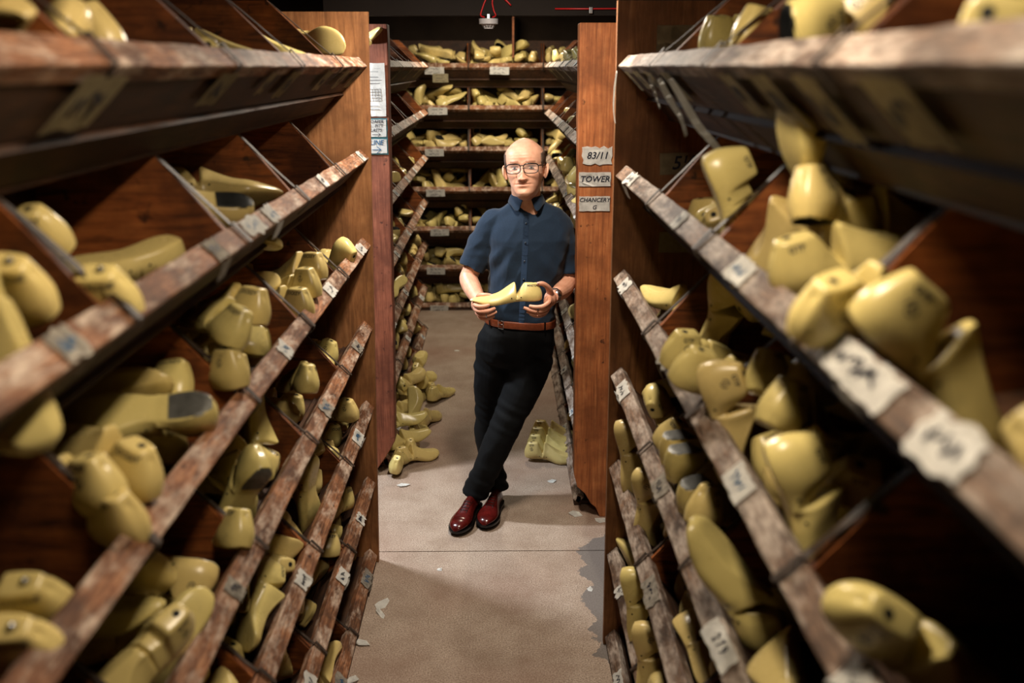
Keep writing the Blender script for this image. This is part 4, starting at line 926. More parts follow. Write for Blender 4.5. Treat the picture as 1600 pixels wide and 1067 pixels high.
# the last he is holding
mw = Matrix.Translation((.034, 4.128, 1.164)) @ Euler((R_(-7), R_(1.5), R_(2))).to_matrix().to_4x4()
HELD = put_last('slim', 1, mw, stamp='MINSTER', label='pale yellow shoe last stamped MINSTER held in both hands by the man')
LASTS = """
L 1 3 2 1 -0.665 1.369 1.797 0.966 0.259 -0.006 -0.024 - SAXLONE 1150 171 444
L 1 3 2 -1 -0.724 1.230 1.841 0.965 0.259 0.021 -0.016 - SAXLONE 1882 45 451
L 1 4 1 1 -0.614 1.110 1.824 0.317 0.456 -0.270 0.787 - - 2485 40 616
L 1 3 1 1 -0.807 1.507 1.857 0.963 0.259 -0.067 -0.039 - - 815 76 350
L 1 2 0 1 -0.719 2.454 1.838 -0.156 -0.060 0.292 0.942 - JOCKEY 1037 359 289
L 1 2 1 1 -0.683 2.113 1.833 -0.241 0.954 0.166 -0.072 platedark - 713 357 320
L 1 2 1 -1 -0.708 2.589 1.725 0.175 0.136 0.193 0.956 - JOCKEY 135 426 380
L 0 1 1 1 -0.698 3.808 2.231 0.139 0.168 0.650 0.728 - - 504 510 61
L 0 0 0 1 -0.711 4.508 2.255 0.115 0.112 0.638 0.753 - - 7 578 64
L 0 0 0 -1 -0.666 4.896 2.271 0.358 -0.271 -0.163 0.879 - - 68 585 50
L 0 1 2 1 -0.711 2.939 2.197 -0.075 0.065 -0.041 0.994 - JOCKEY 86 441 71
L 0 2 2 -1 -0.711 2.479 2.177 -0.102 0.030 -0.041 0.994 - - 165 341 61
L 0 3 2 1 -0.699 1.649 2.133 0.934 0.075 -0.160 -0.311 - - 523 162 35
L 0 3 0 1 -0.695 1.494 2.105 0.457 0.772 -0.315 0.309 - - 720 111 24
L 0 4 1 1 -0.617 1.218 2.186 -0.045 0.776 -0.234 0.584 - - 636 25 23
L 2 0 0 1 -0.616 3.494 1.399 0.121 0.818 -0.236 0.510 platedark - 346 534 392
L 2 3 1 1 -0.674 1.697 1.496 -0.325 0.942 0.078 0.038 plate - 3499 227 644
L 2 3 1 1 -0.650 1.465 1.523 0.945 0.030 0.101 -0.309 - JOCKEY 2527 182 711
L 2 3 1 -1 -0.680 1.381 1.490 0.958 0.020 -0.122 -0.259 - GTP 1585 145 748
L 2 3 2 1 -0.656 1.384 1.473 0.949 0.145 0.013 -0.280 - GTP 1528 186 810
L 2 4 2 1 -0.712 1.147 1.431 0.965 0.259 -0.031 -0.018 - SAXLONE 1624 50 928
L 2 4 2 -1 -0.682 1.044 1.428 0.965 0.261 -0.027 -0.003 - SAXLONE 1476 38 995
L 2 2 1 1 -0.626 2.063 1.590 0.862 -0.180 0.157 -0.447 platedark JOCKEY 1528 346 502
L 2 2 1 1 -0.647 2.229 1.578 0.934 -0.111 0.040 -0.338 - JOCKEY 802 386 469
L 2 2 1 -1 -0.649 2.016 1.484 0.942 -0.034 -0.043 -0.331 - JOCKEY 987 354 575
L 2 1 1 1 -0.645 3.004 1.506 0.931 -0.049 -0.036 -0.360 - JOCKEY 522 475 412
L 2 1 2 -1 -0.651 2.869 1.480 0.946 0.003 -0.054 -0.321 - JOCKEY 463 476 437
L 2 1 1 1 -0.648 2.771 1.451 0.937 0.004 -0.029 -0.349 - JOCKEY 422 464 465
L 3 3 1 1 -0.635 2.005 1.097 0.853 -0.218 -0.073 -0.469 - GTP 860 367 827
L 3 3 1 1 -0.618 1.540 1.093 -0.470 0.682 0.561 0.002 - - 787 299 965
L 3 3 2 -1 -0.626 1.401 1.144 0.801 0.302 0.001 0.517 - GTP 2459 238 1010
L 3 1 1 -1 -0.621 2.826 1.199 0.836 -0.106 -0.026 -0.538 - JOCKEY 628 468 592
L 3 2 1 1 -0.633 2.159 1.131 0.830 -0.284 -0.337 -0.343 plate - 1376 386 747
L 4 1 1 1 -0.635 3.315 0.607 0.833 0.186 -0.511 -0.100 - GTP 0 -1 -1
L 4 2 0 1 -0.646 2.918 0.775 0.770 -0.096 -0.614 -0.143 - - 801 480 770
R 0 2 2 1 0.559 1.960 2.163 -0.305 0.076 -0.062 0.947 - GTP 457 1168 33
R 0 2 1 1 0.477 1.522 2.095 -0.113 0.600 -0.020 0.792 - - 2929 1257 120
R 0 1 1 1 0.603 2.464 2.190 -0.277 -0.011 -0.057 0.959 - - 591 1119 47
R 0 2 1 1 0.593 1.519 2.131 0.324 0.363 -0.182 0.855 - - 604 1351 19
R 1 1 2 -1 0.475 1.908 1.839 -0.008 0.530 -0.034 0.847 - GTP 1752 1138 278
R 1 1 0 1 0.516 1.720 1.856 0.857 0.163 -0.437 -0.221 platedark - 1138 1220 351
R 1 1 1 1 0.544 1.548 1.907 -0.429 0.025 0.125 0.894 platedark GTP 1944 1274 308
R 1 1 1 -1 0.545 1.425 1.855 -0.034 -0.152 -0.056 0.986 - GTP 3259 1290 396
R 1 1 1 1 0.644 1.591 1.884 -0.280 -0.016 -0.134 0.951 - - 1899 1374 331
R 1 1 0 1 0.485 1.189 1.844 -0.272 -0.005 -0.191 0.943 - GTP 3003 1296 477
R 1 2 1 1 0.515 1.046 1.786 0.084 0.336 -0.052 0.937 - GTP 7919 1454 543
R 2 1 1 -1 0.477 1.353 1.461 0.016 0.524 -0.026 0.851 - GTP 3722 1256 755
R 2 1 1 1 0.520 1.527 1.543 -0.347 0.212 0.036 0.913 - GTP 1832 1234 634
R 2 1 1 1 0.457 1.775 1.446 0.184 0.525 -0.189 0.809 - - 2141 1137 624
R 2 1 1 -1 0.587 1.480 1.484 -0.132 0.188 -0.167 0.959 - GTP 749 1313 692
R 2 0 2 1 0.507 2.126 1.477 -0.123 0.078 -0.115 0.983 - GTP 837 1084 541
R 2 0 1 1 0.477 1.884 1.493 -0.085 0.173 -0.129 0.973 - - 841 1079 572
R 2 1 1 -1 0.566 1.803 1.514 -0.406 0.142 0.141 0.892 - - 911 1196 577
R 2 0 0 1 0.567 2.369 1.505 0.242 0.625 -0.405 0.622 - - 1079 1124 489
R 2 2 0 1 0.507 0.968 1.458 0.191 0.226 -0.436 0.850 - GTP 5891 1405 993
R 2 0 0 1 0.529 2.800 1.461 0.842 0.047 0.078 -0.531 - - 892 1018 456
R 3 2 1 1 0.449 1.621 1.182 0.820 0.175 0.479 -0.258 - - 3828 1146 912
R 3 1 2 1 0.506 1.976 1.167 -0.389 0.140 -0.002 0.911 - GTP 977 1112 788
R 3 0 1 1 0.526 2.335 1.200 -0.064 -0.293 0.953 0.032 plate - 378 1055 685
R 3 0 1 1 0.521 2.228 1.206 -0.064 -0.293 0.953 0.032 plate - 921 1071 719
R 3 1 1 -1 0.539 2.123 1.166 -0.049 -0.273 0.958 0.073 plate - 515 1085 760
R 3 0 0 1 0.509 2.757 1.085 -0.373 -0.400 0.741 -0.390 - - 585 1029 629
R 4 0 0 1 0.441 3.004 0.849 0.112 0.589 -0.108 0.793 - - 684 978 706
R 4 1 1 1 0.461 2.723 0.812 0.198 0.578 -0.296 0.734 - - 885 1009 790
R 5 0 0 -1 0.433 2.671 0.485 0.114 0.588 -0.111 0.793 - - 708 988 932
R 5 1 1 1 0.433 2.433 0.452 0.131 0.597 -0.129 0.781 - - 787 1008 1014
RF 1 0 1 1 0.472 6.002 1.530 -0.415 0.068 -0.018 0.907 - GTP 116 886 255
RF 1 0 1 -1 0.484 5.320 1.542 -0.317 0.106 -0.149 0.931 - - 70 893 273
RF 1 0 0 1 0.440 5.356 1.377 0.200 0.556 -0.426 0.685 - GTP 81 893 307
RF 1 1 1 1 0.477 7.918 1.532 0.318 0.744 -0.108 0.578 - - 91 869 220
FR 6 0 1 1 0.331 5.350 0.046 0.060 0.000 0.000 0.998 - GTP 144 859 665
FR 6 1 1 1 0.309 5.235 0.046 0.060 0.000 0.000 0.998 - GTP 171 856 677
FR 6 2 1 1 0.292 5.120 0.046 0.060 0.000 0.000 0.998 - GTP 184 855 689
FR 6 3 1 1 0.275 5.005 0.046 0.060 0.000 0.000 0.998 - GTP 391 852 706
F 6 0 1 1 -0.474 5.010 0.047 -0.316 0.000 0.000 0.949 - JOCKEY 295 653 706
F 6 0 1 1 -0.445 5.607 0.047 0.591 0.000 0.000 -0.807 - - 130 674 649
F 6 0 1 -1 -0.402 6.072 0.047 0.522 0.000 0.000 -0.853 - - 201 686 612
F 6 0 1 1 -0.497 5.366 0.047 0.651 0.000 0.000 -0.759 - - 51 651 666
F 6 0 1 -1 -0.534 5.129 0.100 -0.330 -0.117 0.026 0.936 - - 257 641 681
F 6 0 1 1 -0.566 5.250 0.160 -0.209 -0.138 0.024 0.968 - - 225 640 653
F 6 0 1 1 -0.517 5.163 0.047 0.742 -0.000 0.000 -0.670 - - 51 643 690
F 6 0 1 1 -0.500 6.151 0.120 0.630 0.033 0.040 -0.775 - - 117 667 592
F 6 0 1 1 -0.485 6.165 0.047 0.811 -0.000 0.000 -0.585 - - 39 669 603
F 6 0 2 1 -0.548 5.985 0.050 0.642 -0.098 0.115 -0.752 - - 16 662 617
F 6 0 1 1 -0.529 5.577 0.100 0.525 0.526 0.298 -0.599 - - 230 647 623
F 6 0 1 -1 -0.607 5.830 0.130 0.148 0.571 -0.516 0.621 - - 109 627 604
F 6 0 1 1 -0.577 5.880 0.200 0.513 0.169 0.079 -0.838 - - 192 645 590
F 6 0 1 -1 -0.569 6.372 0.160 0.656 0.139 0.154 -0.726 - - 140 654 561
F 6 0 1 1 -0.557 4.906 0.060 0.669 -0.029 0.110 -0.735 - - 198 621 721
F 6 0 1 -1 -0.612 5.624 0.100 -0.486 -0.065 -0.097 0.866 - - 86 629 633
L 0 2 1 1 -0.704 2.039 2.142 0.805 0.542 0.104 0.218 - - 55 327 64
R 0 1 0 -1 0.681 2.369 2.185 0.014 -0.331 0.835 -0.440 - - 0 -1 -1
R 0 3 0 -1 0.553 0.865 2.141 0.380 -0.177 -0.600 0.682 - - 801 1549 17
RF 0 0 2 1 0.457 7.483 2.171 0.616 0.020 -0.170 -0.769 - - 36 867 85
RF 0 1 0 -1 0.449 6.613 2.175 0.432 0.724 -0.490 -0.221 - - 28 874 89
RF 0 2 0 1 0.457 6.105 2.150 0.642 -0.283 -0.558 0.443 - - 13 885 80
RF 0 2 0 1 0.459 5.925 2.145 0.618 -0.224 -0.492 0.572 - - 42 886 85
RF 0 3 2 1 0.448 5.480 2.179 0.656 0.215 -0.206 -0.693 - - 35 897 81
RF 0 4 1 -1 0.591 4.481 2.112 0.067 -0.158 -0.849 0.500 - - 0 -1 -1
RF 0 4 1 -1 0.617 4.532 2.169 0.005 -0.017 -0.499 -0.867 - - 0 -1 -1
B 0 1 2 1 -0.333 8.662 2.158 0.190 -0.742 -0.581 0.274 - - 33 717 92
B 0 1 1 1 -0.754 8.767 2.161 0.415 -0.774 0.245 -0.410 - - 13 657 92
B 0 1 2 1 -0.587 8.744 2.192 0.658 0.725 -0.132 -0.154 - - 7 680 92
B 0 1 0 -1 -0.429 8.794 2.223 0.971 -0.199 0.110 -0.079 - - 68 716 87
B 0 1 0 1 -0.574 8.592 2.194 0.082 -0.993 0.030 0.081 - - 121 673 90
B 0 1 1 1 -0.533 8.653 2.256 0.833 -0.523 0.155 -0.088 - - 165 683 80
B 0 1 1 1 -0.655 8.753 2.276 0.066 -0.129 -0.234 0.961 - - 67 653 74
B 0 2 1 -1 0.301 8.637 2.203 0.633 -0.053 0.082 -0.768 - - 66 833 89
B 0 2 2 -1 0.025 8.673 2.166 0.215 0.328 -0.747 -0.537 - - 26 772 94
B 0 2 1 -1 0.119 8.655 2.192 0.309 -0.184 0.558 -0.748 - - 60 793 92
B 0 2 2 -1 0.208 8.646 2.221 0.451 -0.246 0.513 -0.688 - - 91 814 88
B 0 2 1 -1 -0.212 8.702 2.183 0.509 -0.418 0.626 -0.417 - - 29 741 93
B 0 2 2 1 -0.101 8.704 2.186 0.025 0.802 0.594 0.060 - - 41 759 91
B 0 2 2 1 0.233 8.813 2.168 0.697 0.664 0.261 -0.070 - - 6 803 83
B 0 2 2 1 -0.017 8.706 2.230 0.315 -0.489 0.434 -0.688 - - 74 774 80
B 0 2 2 1 0.131 8.739 2.286 0.530 -0.744 0.156 -0.374 - - 164 803 74
B 0 2 0 -1 -0.052 8.876 2.237 0.108 0.084 -0.698 0.703 - - 33 759 80
B 0 2 1 1 0.081 8.866 2.276 0.285 -0.113 -0.486 -0.818 - - 44 782 68
B 0 2 1 1 -0.197 8.634 2.267 0.570 -0.455 0.592 -0.343 - - 104 744 79
B 0 3 0 -1 0.441 8.648 2.256 0.635 0.202 0.134 -0.733 - - 77 858 83
B 0 3 2 1 0.624 8.799 2.249 0.315 -0.014 0.245 -0.917 - - 18 876 76
L 1 3 2 1 -0.728 1.792 1.757 0.137 -0.900 -0.407 -0.076 - - 1527 215 399
R 1 1 0 1 0.616 2.393 1.764 0.263 -0.066 -0.018 0.962 - - 185 1092 319
R 1 1 2 1 0.603 2.203 1.819 0.051 0.220 0.426 -0.876 - - 202 1113 340
R 1 1 1 1 0.609 2.318 1.798 0.014 0.239 0.388 -0.890 - - 71 1102 328
R 1 3 1 -1 0.568 0.813 1.792 0.311 0.126 -0.443 -0.832 - - 498 1586 679
R 1 3 0 -1 0.622 0.744 1.759 0.052 -0.109 0.854 -0.506 - - 0 -1 -1
R 1 3 2 -1 0.762 0.937 1.792 0.653 0.132 0.285 0.689 - - 0 -1 -1
RF 1 1 1 1 0.580 6.878 1.801 0.334 -0.127 -0.481 0.801 - - 8 884 170
RF 1 2 1 -1 0.568 6.267 1.778 0.745 -0.585 0.247 -0.205 - - 18 889 185
RF 1 4 0 1 0.570 4.534 1.770 0.301 0.015 -0.036 -0.953 - - 0 -1 -1
B 1 1 2 -1 -0.417 8.649 1.858 0.198 0.293 -0.156 -0.922 - - 141 704 154
B 1 1 2 -1 -0.651 8.690 1.788 0.858 0.255 -0.158 -0.417 - - 27 669 160
B 1 1 2 -1 -0.413 8.748 1.847 0.020 0.259 -0.928 0.265 - - 43 710 155
B 1 1 0 -1 -0.762 8.768 1.814 0.965 -0.009 -0.179 -0.189 - - 20 662 153
B 1 1 1 1 -0.528 8.724 1.927 0.191 0.158 0.923 0.293 - - 135 683 143
B 1 1 2 -1 -0.712 8.650 1.847 0.465 0.170 0.836 -0.235 - - 100 655 145
B 1 1 1 1 -0.453 8.790 1.916 0.348 -0.844 0.250 -0.322 - - 69 707 142
B 1 1 1 -1 -0.832 8.700 1.834 0.040 -0.674 0.529 0.514 - - 15 639 142
B 1 1 1 1 -0.625 8.861 1.882 0.643 0.538 -0.287 0.465 - - 12 672 141
B 1 2 1 1 -0.141 8.788 1.776 0.378 -0.002 0.120 -0.918 - - 8 742 161
B 1 2 1 1 -0.013 8.637 1.771 0.141 -0.103 0.103 -0.979 - - 28 765 160
B 1 2 2 -1 -0.210 8.788 1.846 0.733 -0.017 -0.356 -0.579 - - 66 741 147
B 1 2 2 1 -0.124 8.864 1.884 0.152 0.242 -0.692 0.663 - - 53 758 144
B 1 2 1 -1 0.105 8.671 1.827 0.295 -0.287 -0.904 0.114 - - 97 791 156
B 1 2 0 1 -0.083 8.755 1.845 0.425 0.146 -0.194 -0.872 - - 78 758 155
B 1 2 2 1 0.113 8.876 1.839 0.939 -0.147 0.305 0.067 - - 11 778 145
B 1 2 1 1 0.086 8.802 1.906 0.478 -0.119 -0.828 0.268 - - 96 793 144
B 1 2 1 1 0.231 8.731 1.906 0.846 -0.109 -0.143 0.502 - - 94 820 145
B 1 2 1 1 0.210 8.804 1.845 0.104 -0.817 0.484 0.297 - - 32 810 146
B 1 2 1 -1 0.278 8.693 1.840 0.126 -0.528 0.834 -0.095 - - 70 829 156
B 1 3 0 1 0.434 8.759 1.823 0.304 -0.587 0.417 -0.624 - - 67 857 154
B 1 3 2 1 0.503 8.793 1.852 0.786 -0.375 0.285 -0.401 - - 19 868 154
L 2 0 0 -1 -0.745 3.657 1.406 0.917 0.004 0.115 0.382 - - 48 508 394
L 2 1 2 -1 -0.897 3.073 1.486 0.501 0.479 0.531 0.487 - - 12 391 414
L 2 1 1 -1 -0.782 2.751 1.516 0.465 -0.858 -0.192 0.102 - - 152 422 434
L 2 2 0 -1 -0.771 2.443 1.411 0.494 -0.867 0.057 -0.033 - - 70 359 547
L 2 2 1 -1 -0.725 2.214 1.403 0.887 0.001 0.114 0.447 - - 24 384 560
L 2 2 1 -1 -0.768 2.536 1.409 0.991 0.001 0.128 0.036 - - 44 420 527
L 2 2 0 1 -0.747 2.374 1.461 0.956 -0.276 0.099 0.030 - - 439 387 533
L 2 2 1 1 -0.767 2.163 1.492 0.935 0.273 0.129 0.183 - - 161 318 531
L 2 3 1 -1 -0.757 1.753 1.421 0.934 -0.296 0.091 0.178 - - 586 263 698
L 2 3 2 1 -0.794 1.791 1.500 0.034 0.084 0.851 -0.517 - - 1141 208 595
L 2 3 2 1 -0.773 1.903 1.464 0.915 -0.374 -0.072 -0.137 - - 522 277 582
R 2 0 0 1 0.628 2.833 1.409 0.484 0.834 -0.265 -0.003 - - 48 1035 489
R 2 1 0 1 0.696 2.225 1.524 0.430 -0.211 -0.835 0.271 - - 162 1174 496
R 2 2 0 -1 0.618 1.602 1.412 0.013 0.116 -0.900 0.421 - - 566 1304 735
R 2 2 0 1 0.646 1.409 1.414 0.543 0.836 -0.066 0.043 - - 76 1317 802
R 2 2 1 -1 0.618 1.704 1.425 0.079 0.145 -0.276 -0.947 - - 581 1252 696
R 2 2 2 -1 0.651 1.356 1.489 0.129 0.011 -0.342 0.931 - - 1336 1341 746
R 2 2 1 1 0.664 1.720 1.530 0.209 -0.038 -0.285 -0.934 - - 756 1283 611
R 2 2 2 -1 0.756 1.538 1.519 0.013 -0.588 0.529 -0.611 - - 17 1411 725
LF 2 0 2 1 -0.799 7.631 1.407 0.954 0.002 0.121 0.276 - - 6 644 248
LF 2 1 1 -1 -0.774 6.698 1.446 0.835 -0.460 0.246 -0.175 - - 10 630 265
LF 2 1 2 -1 -0.838 6.853 1.474 0.252 -0.915 0.212 -0.232 - - 19 617 249
LF 2 2 2 1 -0.695 5.837 1.485 0.532 -0.695 -0.381 0.297 - - 49 618 275
RF 2 0 1 -1 0.532 7.512 1.455 0.139 -0.050 -0.584 -0.799 - - 40 868 239
RF 2 0 1 -1 0.605 7.683 1.462 0.065 0.035 -0.344 -0.936 - - 9 877 232
RF 2 0 2 1 0.551 7.215 1.472 0.967 -0.241 0.059 0.064 - - 10 867 247
RF 2 0 0 -1 0.614 7.135 1.496 0.173 0.146 -0.305 0.925 - - 7 884 229
RF 2 1 1 -1 0.463 6.925 1.463 0.672 -0.221 -0.105 0.699 - - 14 874 247
RF 2 1 1 -1 0.482 6.560 1.433 0.463 0.764 -0.256 -0.368 - - 13 874 255
RF 2 1 0 -1 0.546 6.927 1.516 0.495 -0.743 -0.353 0.279 - - 20 892 236
RF 2 1 1 1 0.577 6.783 1.523 0.170 -0.051 0.593 -0.785 - - 13 890 242
RF 2 2 2 -1 0.452 6.144 1.468 0.359 -0.770 -0.452 0.272 - - 17 882 270
RF 2 3 1 1 0.519 5.648 1.492 0.550 -0.819 -0.150 0.062 - - 16 885 281
RF 2 4 1 -1 0.558 4.500 1.504 0.703 -0.188 0.684 -0.039 - - 0 -1 -1
RF 2 4 0 1 0.525 4.794 1.495 0.227 -0.964 0.071 -0.121 - - 14 896 312
B 2 1 0 1 -0.323 8.712 1.465 0.027 -0.701 0.701 -0.127 - - 33 723 223
B 2 1 0 -1 -0.513 8.597 1.483 0.001 -0.145 -0.169 0.975 - - 123 689 222
B 2 1 1 1 -0.430 8.876 1.508 0.166 -0.977 -0.002 -0.132 - - 31 723 211
B 2 1 2 1 -0.738 8.814 1.508 0.125 0.980 -0.010 0.156 - - 36 657 213
B 2 1 2 -1 -0.740 8.706 1.474 0.849 0.526 0.016 -0.052 - - 45 654 221
B 2 1 1 1 -0.560 8.763 1.559 0.080 0.489 -0.868 0.017 - - 88 679 207
B 2 1 2 -1 -0.814 8.657 1.540 0.258 0.633 -0.569 -0.458 - - 33 642 210
B 2 1 1 1 -0.468 8.731 1.517 0.144 0.334 -0.876 -0.317 - - 102 700 213
B 2 2 2 1 -0.107 8.823 1.425 0.166 0.081 -0.962 -0.203 - - 7 748 225
B 2 2 1 1 0.055 8.721 1.452 0.458 0.503 -0.299 -0.669 - - 7 795 215
B 2 2 0 1 0.180 8.693 1.488 0.128 0.701 -0.701 0.006 - - 8 805 216
B 2 2 1 1 0.283 8.729 1.482 0.648 0.303 -0.203 -0.669 - - 11 834 217
B 2 2 1 1 -0.034 8.675 1.499 0.349 0.317 -0.121 -0.874 - - 26 784 213
B 2 2 2 -1 0.234 8.776 1.550 0.101 -0.498 0.704 -0.496 - - 81 818 207
B 2 2 0 -1 -0.152 8.764 1.521 0.454 0.277 -0.159 -0.832 - - 83 748 215
B 2 2 1 1 -0.208 8.844 1.536 0.680 -0.240 -0.416 -0.554 - - 36 742 205
B 2 2 0 1 -0.004 8.564 1.499 0.740 0.639 0.184 0.103 - - 154 774 220
B 2 3 2 1 0.583 8.746 1.469 0.399 0.227 -0.456 -0.763 - - 6 863 219
B 2 3 1 -1 0.524 8.816 1.481 0.249 0.297 -0.751 -0.534 - - 37 856 220
B 2 3 1 -1 0.505 8.690 1.559 0.149 0.386 0.748 0.518 - - 66 860 206
L 3 0 1 1 -0.752 3.391 1.060 0.444 -0.876 -0.172 0.079 - - 9 516 561
L 3 0 2 -1 -0.768 3.681 1.058 0.963 -0.002 0.122 -0.241 - - 186 513 541
L 3 0 1 1 -0.783 3.551 1.063 0.458 -0.875 0.148 -0.055 - - 6 505 549
L 3 1 1 1 -0.787 2.902 1.067 0.126 -0.114 -0.745 0.645 - - 238 448 636
L 3 1 1 -1 -0.785 3.008 1.060 0.990 -0.001 0.128 -0.065 - - 218 451 623
L 3 1 2 -1 -0.837 2.949 1.153 0.230 -0.371 0.712 -0.550 - - 0 -1 -1
L 3 2 1 1 -0.741 2.393 1.054 0.909 -0.002 0.118 -0.399 - - 46 359 776
L 3 2 1 1 -0.763 2.536 1.073 0.843 -0.491 0.212 -0.062 - - 74 429 713
L 3 2 0 -1 -0.668 2.489 1.170 0.592 -0.344 0.728 -0.027 - - 674 407 674
L 3 2 1 1 -0.755 2.309 1.108 0.044 0.922 -0.239 0.300 - - 589 342 739
L 3 2 1 1 -0.799 2.413 1.145 0.269 -0.076 0.568 0.774 - - 175 365 694
L 3 2 1 1 -0.782 2.113 1.193 0.364 -0.720 -0.589 -0.037 - - 0 -1 -1
L 3 3 1 1 -0.782 1.877 1.068 0.052 0.003 -0.722 -0.690 - - 15 263 924
L 3 3 2 1 -0.788 1.791 1.060 0.060 0.005 0.008 0.998 - - 71 260 936
L 3 3 1 1 -0.794 1.646 1.061 0.965 0.006 0.126 0.231 - - 727 170 1008
L 3 3 1 1 -0.729 1.793 1.133 0.397 0.914 0.057 -0.058 - - 853 301 896
L 3 3 0 -1 -0.797 1.582 1.147 0.146 0.098 0.032 -0.984 - - 1152 197 961
L 3 3 1 -1 -0.775 1.713 1.128 0.200 -0.918 0.028 -0.341 - - 938 238 901
R 3 0 1 -1 0.629 3.173 1.062 0.043 0.195 -0.817 -0.542 - - 117 1039 604
R 3 1 0 -1 0.697 2.324 1.075 0.177 0.425 -0.737 -0.495 - - 0 -1 -1
R 3 1 2 -1 0.505 2.361 1.106 0.435 0.260 0.005 0.862 - - 251 1042 669
R 3 1 2 1 0.549 2.225 1.094 0.760 -0.426 -0.336 0.358 - - 0 -1 -1
R 3 1 1 -1 0.626 2.044 1.063 0.089 -0.040 0.794 -0.600 - - 3 1128 827
R 3 2 2 1 0.602 1.406 1.057 0.082 0.347 -0.926 0.123 - - 0 -1 -1
R 3 2 1 1 0.620 1.759 1.061 0.173 -0.113 0.799 -0.565 - - 0 -1 -1
R 3 2 2 1 0.648 1.636 1.091 0.045 0.014 0.528 0.848 - - 343 1228 955
R 3 2 0 -1 0.684 1.725 1.127 0.007 0.336 0.598 0.728 - - 0 -1 -1
R 3 2 1 1 0.465 1.353 1.150 0.214 -0.547 0.718 -0.373 - - 1422 1216 1030
LF 3 1 2 1 -0.793 6.856 1.076 0.010 -0.873 -0.486 -0.036 - - 8 622 336
LF 3 1 0 -1 -0.747 6.430 1.086 0.914 -0.075 -0.089 -0.389 - - 8 625 344
LF 3 1 1 1 -0.668 6.845 1.123 0.063 -0.713 -0.695 0.069 - - 89 633 334
LF 3 2 2 -1 -0.672 5.829 1.109 0.629 -0.387 -0.304 0.602 - - 26 616 372
LF 3 2 0 -1 -0.832 6.244 1.107 0.130 -0.975 -0.050 -0.174 - - 7 615 349
LF 3 2 1 -1 -0.779 6.125 1.116 0.118 -0.984 -0.129 0.016 - - 36 619 360
RF 3 0 2 -1 0.560 7.298 1.133 0.940 0.326 0.031 0.094 - - 11 868 318
RF 3 0 1 1 0.559 7.619 1.146 0.099 0.105 0.144 -0.979 - - 13 870 300
RF 3 0 0 1 0.477 7.387 1.160 0.153 0.928 0.287 0.181 - - 50 864 310
RF 3 0 0 -1 0.484 7.226 1.172 0.511 -0.302 0.711 -0.375 - - 24 876 309
RF 3 1 2 1 0.463 6.704 1.125 0.355 0.482 0.539 0.593 - - 15 881 326
RF 3 1 1 -1 0.546 7.028 1.159 0.102 0.182 0.721 -0.661 - - 16 881 321
RF 3 1 2 1 0.586 6.589 1.155 0.056 0.217 -0.967 0.121 - - 11 886 330
RF 3 4 0 -1 0.663 4.555 1.115 0.419 0.237 -0.761 -0.434 - - 0 -1 -1
B 3 1 1 -1 -0.447 8.651 1.050 0.995 0.068 0.030 -0.072 - - 7 714 290
B 3 1 1 -1 -0.617 8.711 1.086 0.554 0.048 -0.127 -0.821 - - 41 668 287
B 3 1 1 -1 -0.409 8.779 1.073 0.214 0.266 -0.902 -0.265 - - 38 711 288
B 3 1 1 -1 -0.430 8.870 1.123 0.403 -0.868 0.025 -0.289 - - 78 717 278
B 3 1 0 -1 -0.527 8.822 1.133 0.071 -0.888 0.269 -0.366 - - 60 700 275
B 3 1 2 -1 -0.660 8.878 1.138 0.675 0.687 -0.152 0.223 - - 29 668 280
B 3 1 2 -1 -0.422 8.850 1.246 0.969 -0.198 0.074 0.129 - - 67 712 265
B 3 1 2 1 -0.665 8.873 1.241 0.992 -0.070 -0.101 0.038 - - 10 666 265
B 3 1 1 -1 -0.552 8.695 1.163 0.621 0.073 -0.381 0.681 - - 108 684 278
B 3 1 1 -1 -0.758 8.778 1.147 0.727 0.520 -0.301 -0.332 - - 70 652 281
B 3 1 2 -1 -0.826 8.667 1.161 0.875 -0.009 -0.479 -0.067 - - 2 640 285
B 3 1 2 1 -0.747 8.757 1.239 0.141 -0.079 -0.073 -0.984 - - 47 661 270
B 3 2 0 1 -0.134 8.693 1.062 0.183 0.361 -0.912 -0.071 - - 8 742 290
B 3 2 1 -1 -0.023 8.700 1.122 0.730 -0.371 0.555 -0.147 - - 66 768 278
B 3 2 1 1 0.041 8.801 1.183 0.253 -0.105 -0.947 -0.167 - - 21 772 266
B 3 2 1 -1 -0.140 8.861 1.135 0.083 -0.415 0.665 0.616 - - 79 754 279
B 3 2 0 1 0.206 8.780 1.179 0.428 0.561 -0.708 0.027 - - 0 -1 -1
B 3 2 2 -1 0.013 8.665 1.196 0.183 0.793 -0.402 -0.419 - - 87 782 278
B 3 2 0 1 0.326 8.755 1.182 0.079 -0.630 0.686 -0.356 - - 0 -1 -1
B 3 2 0 1 0.122 8.708 1.198 0.390 0.648 -0.381 -0.532 - - 5 794 284
B 3 3 0 -1 0.519 8.728 1.103 0.613 0.198 -0.075 -0.762 - - 14 866 286
B 3 3 1 1 0.513 8.815 1.169 0.923 -0.040 -0.172 -0.342 - - 37 858 281
L 4 0 1 1 -0.758 3.573 0.706 0.934 0.007 0.123 0.336 - - 198 520 676
L 4 0 1 -1 -0.731 3.380 0.702 0.870 0.004 0.110 0.481 - - 29 514 689
L 4 0 1 -1 -0.767 3.772 0.719 0.333 -0.918 0.172 -0.133 - - 64 530 662
L 4 0 2 -1 -0.702 3.678 0.792 0.974 0.100 -0.009 -0.203 - - 343 539 641
L 4 0 1 -1 -0.792 3.614 0.772 0.954 -0.118 -0.177 -0.209 - - 2 516 649
L 4 0 0 1 -0.756 3.837 0.775 0.869 -0.421 0.262 -0.007 - - 1 528 624
L 4 0 0 -1 -0.743 3.289 0.768 0.631 -0.773 0.051 -0.039 - - 24 522 702
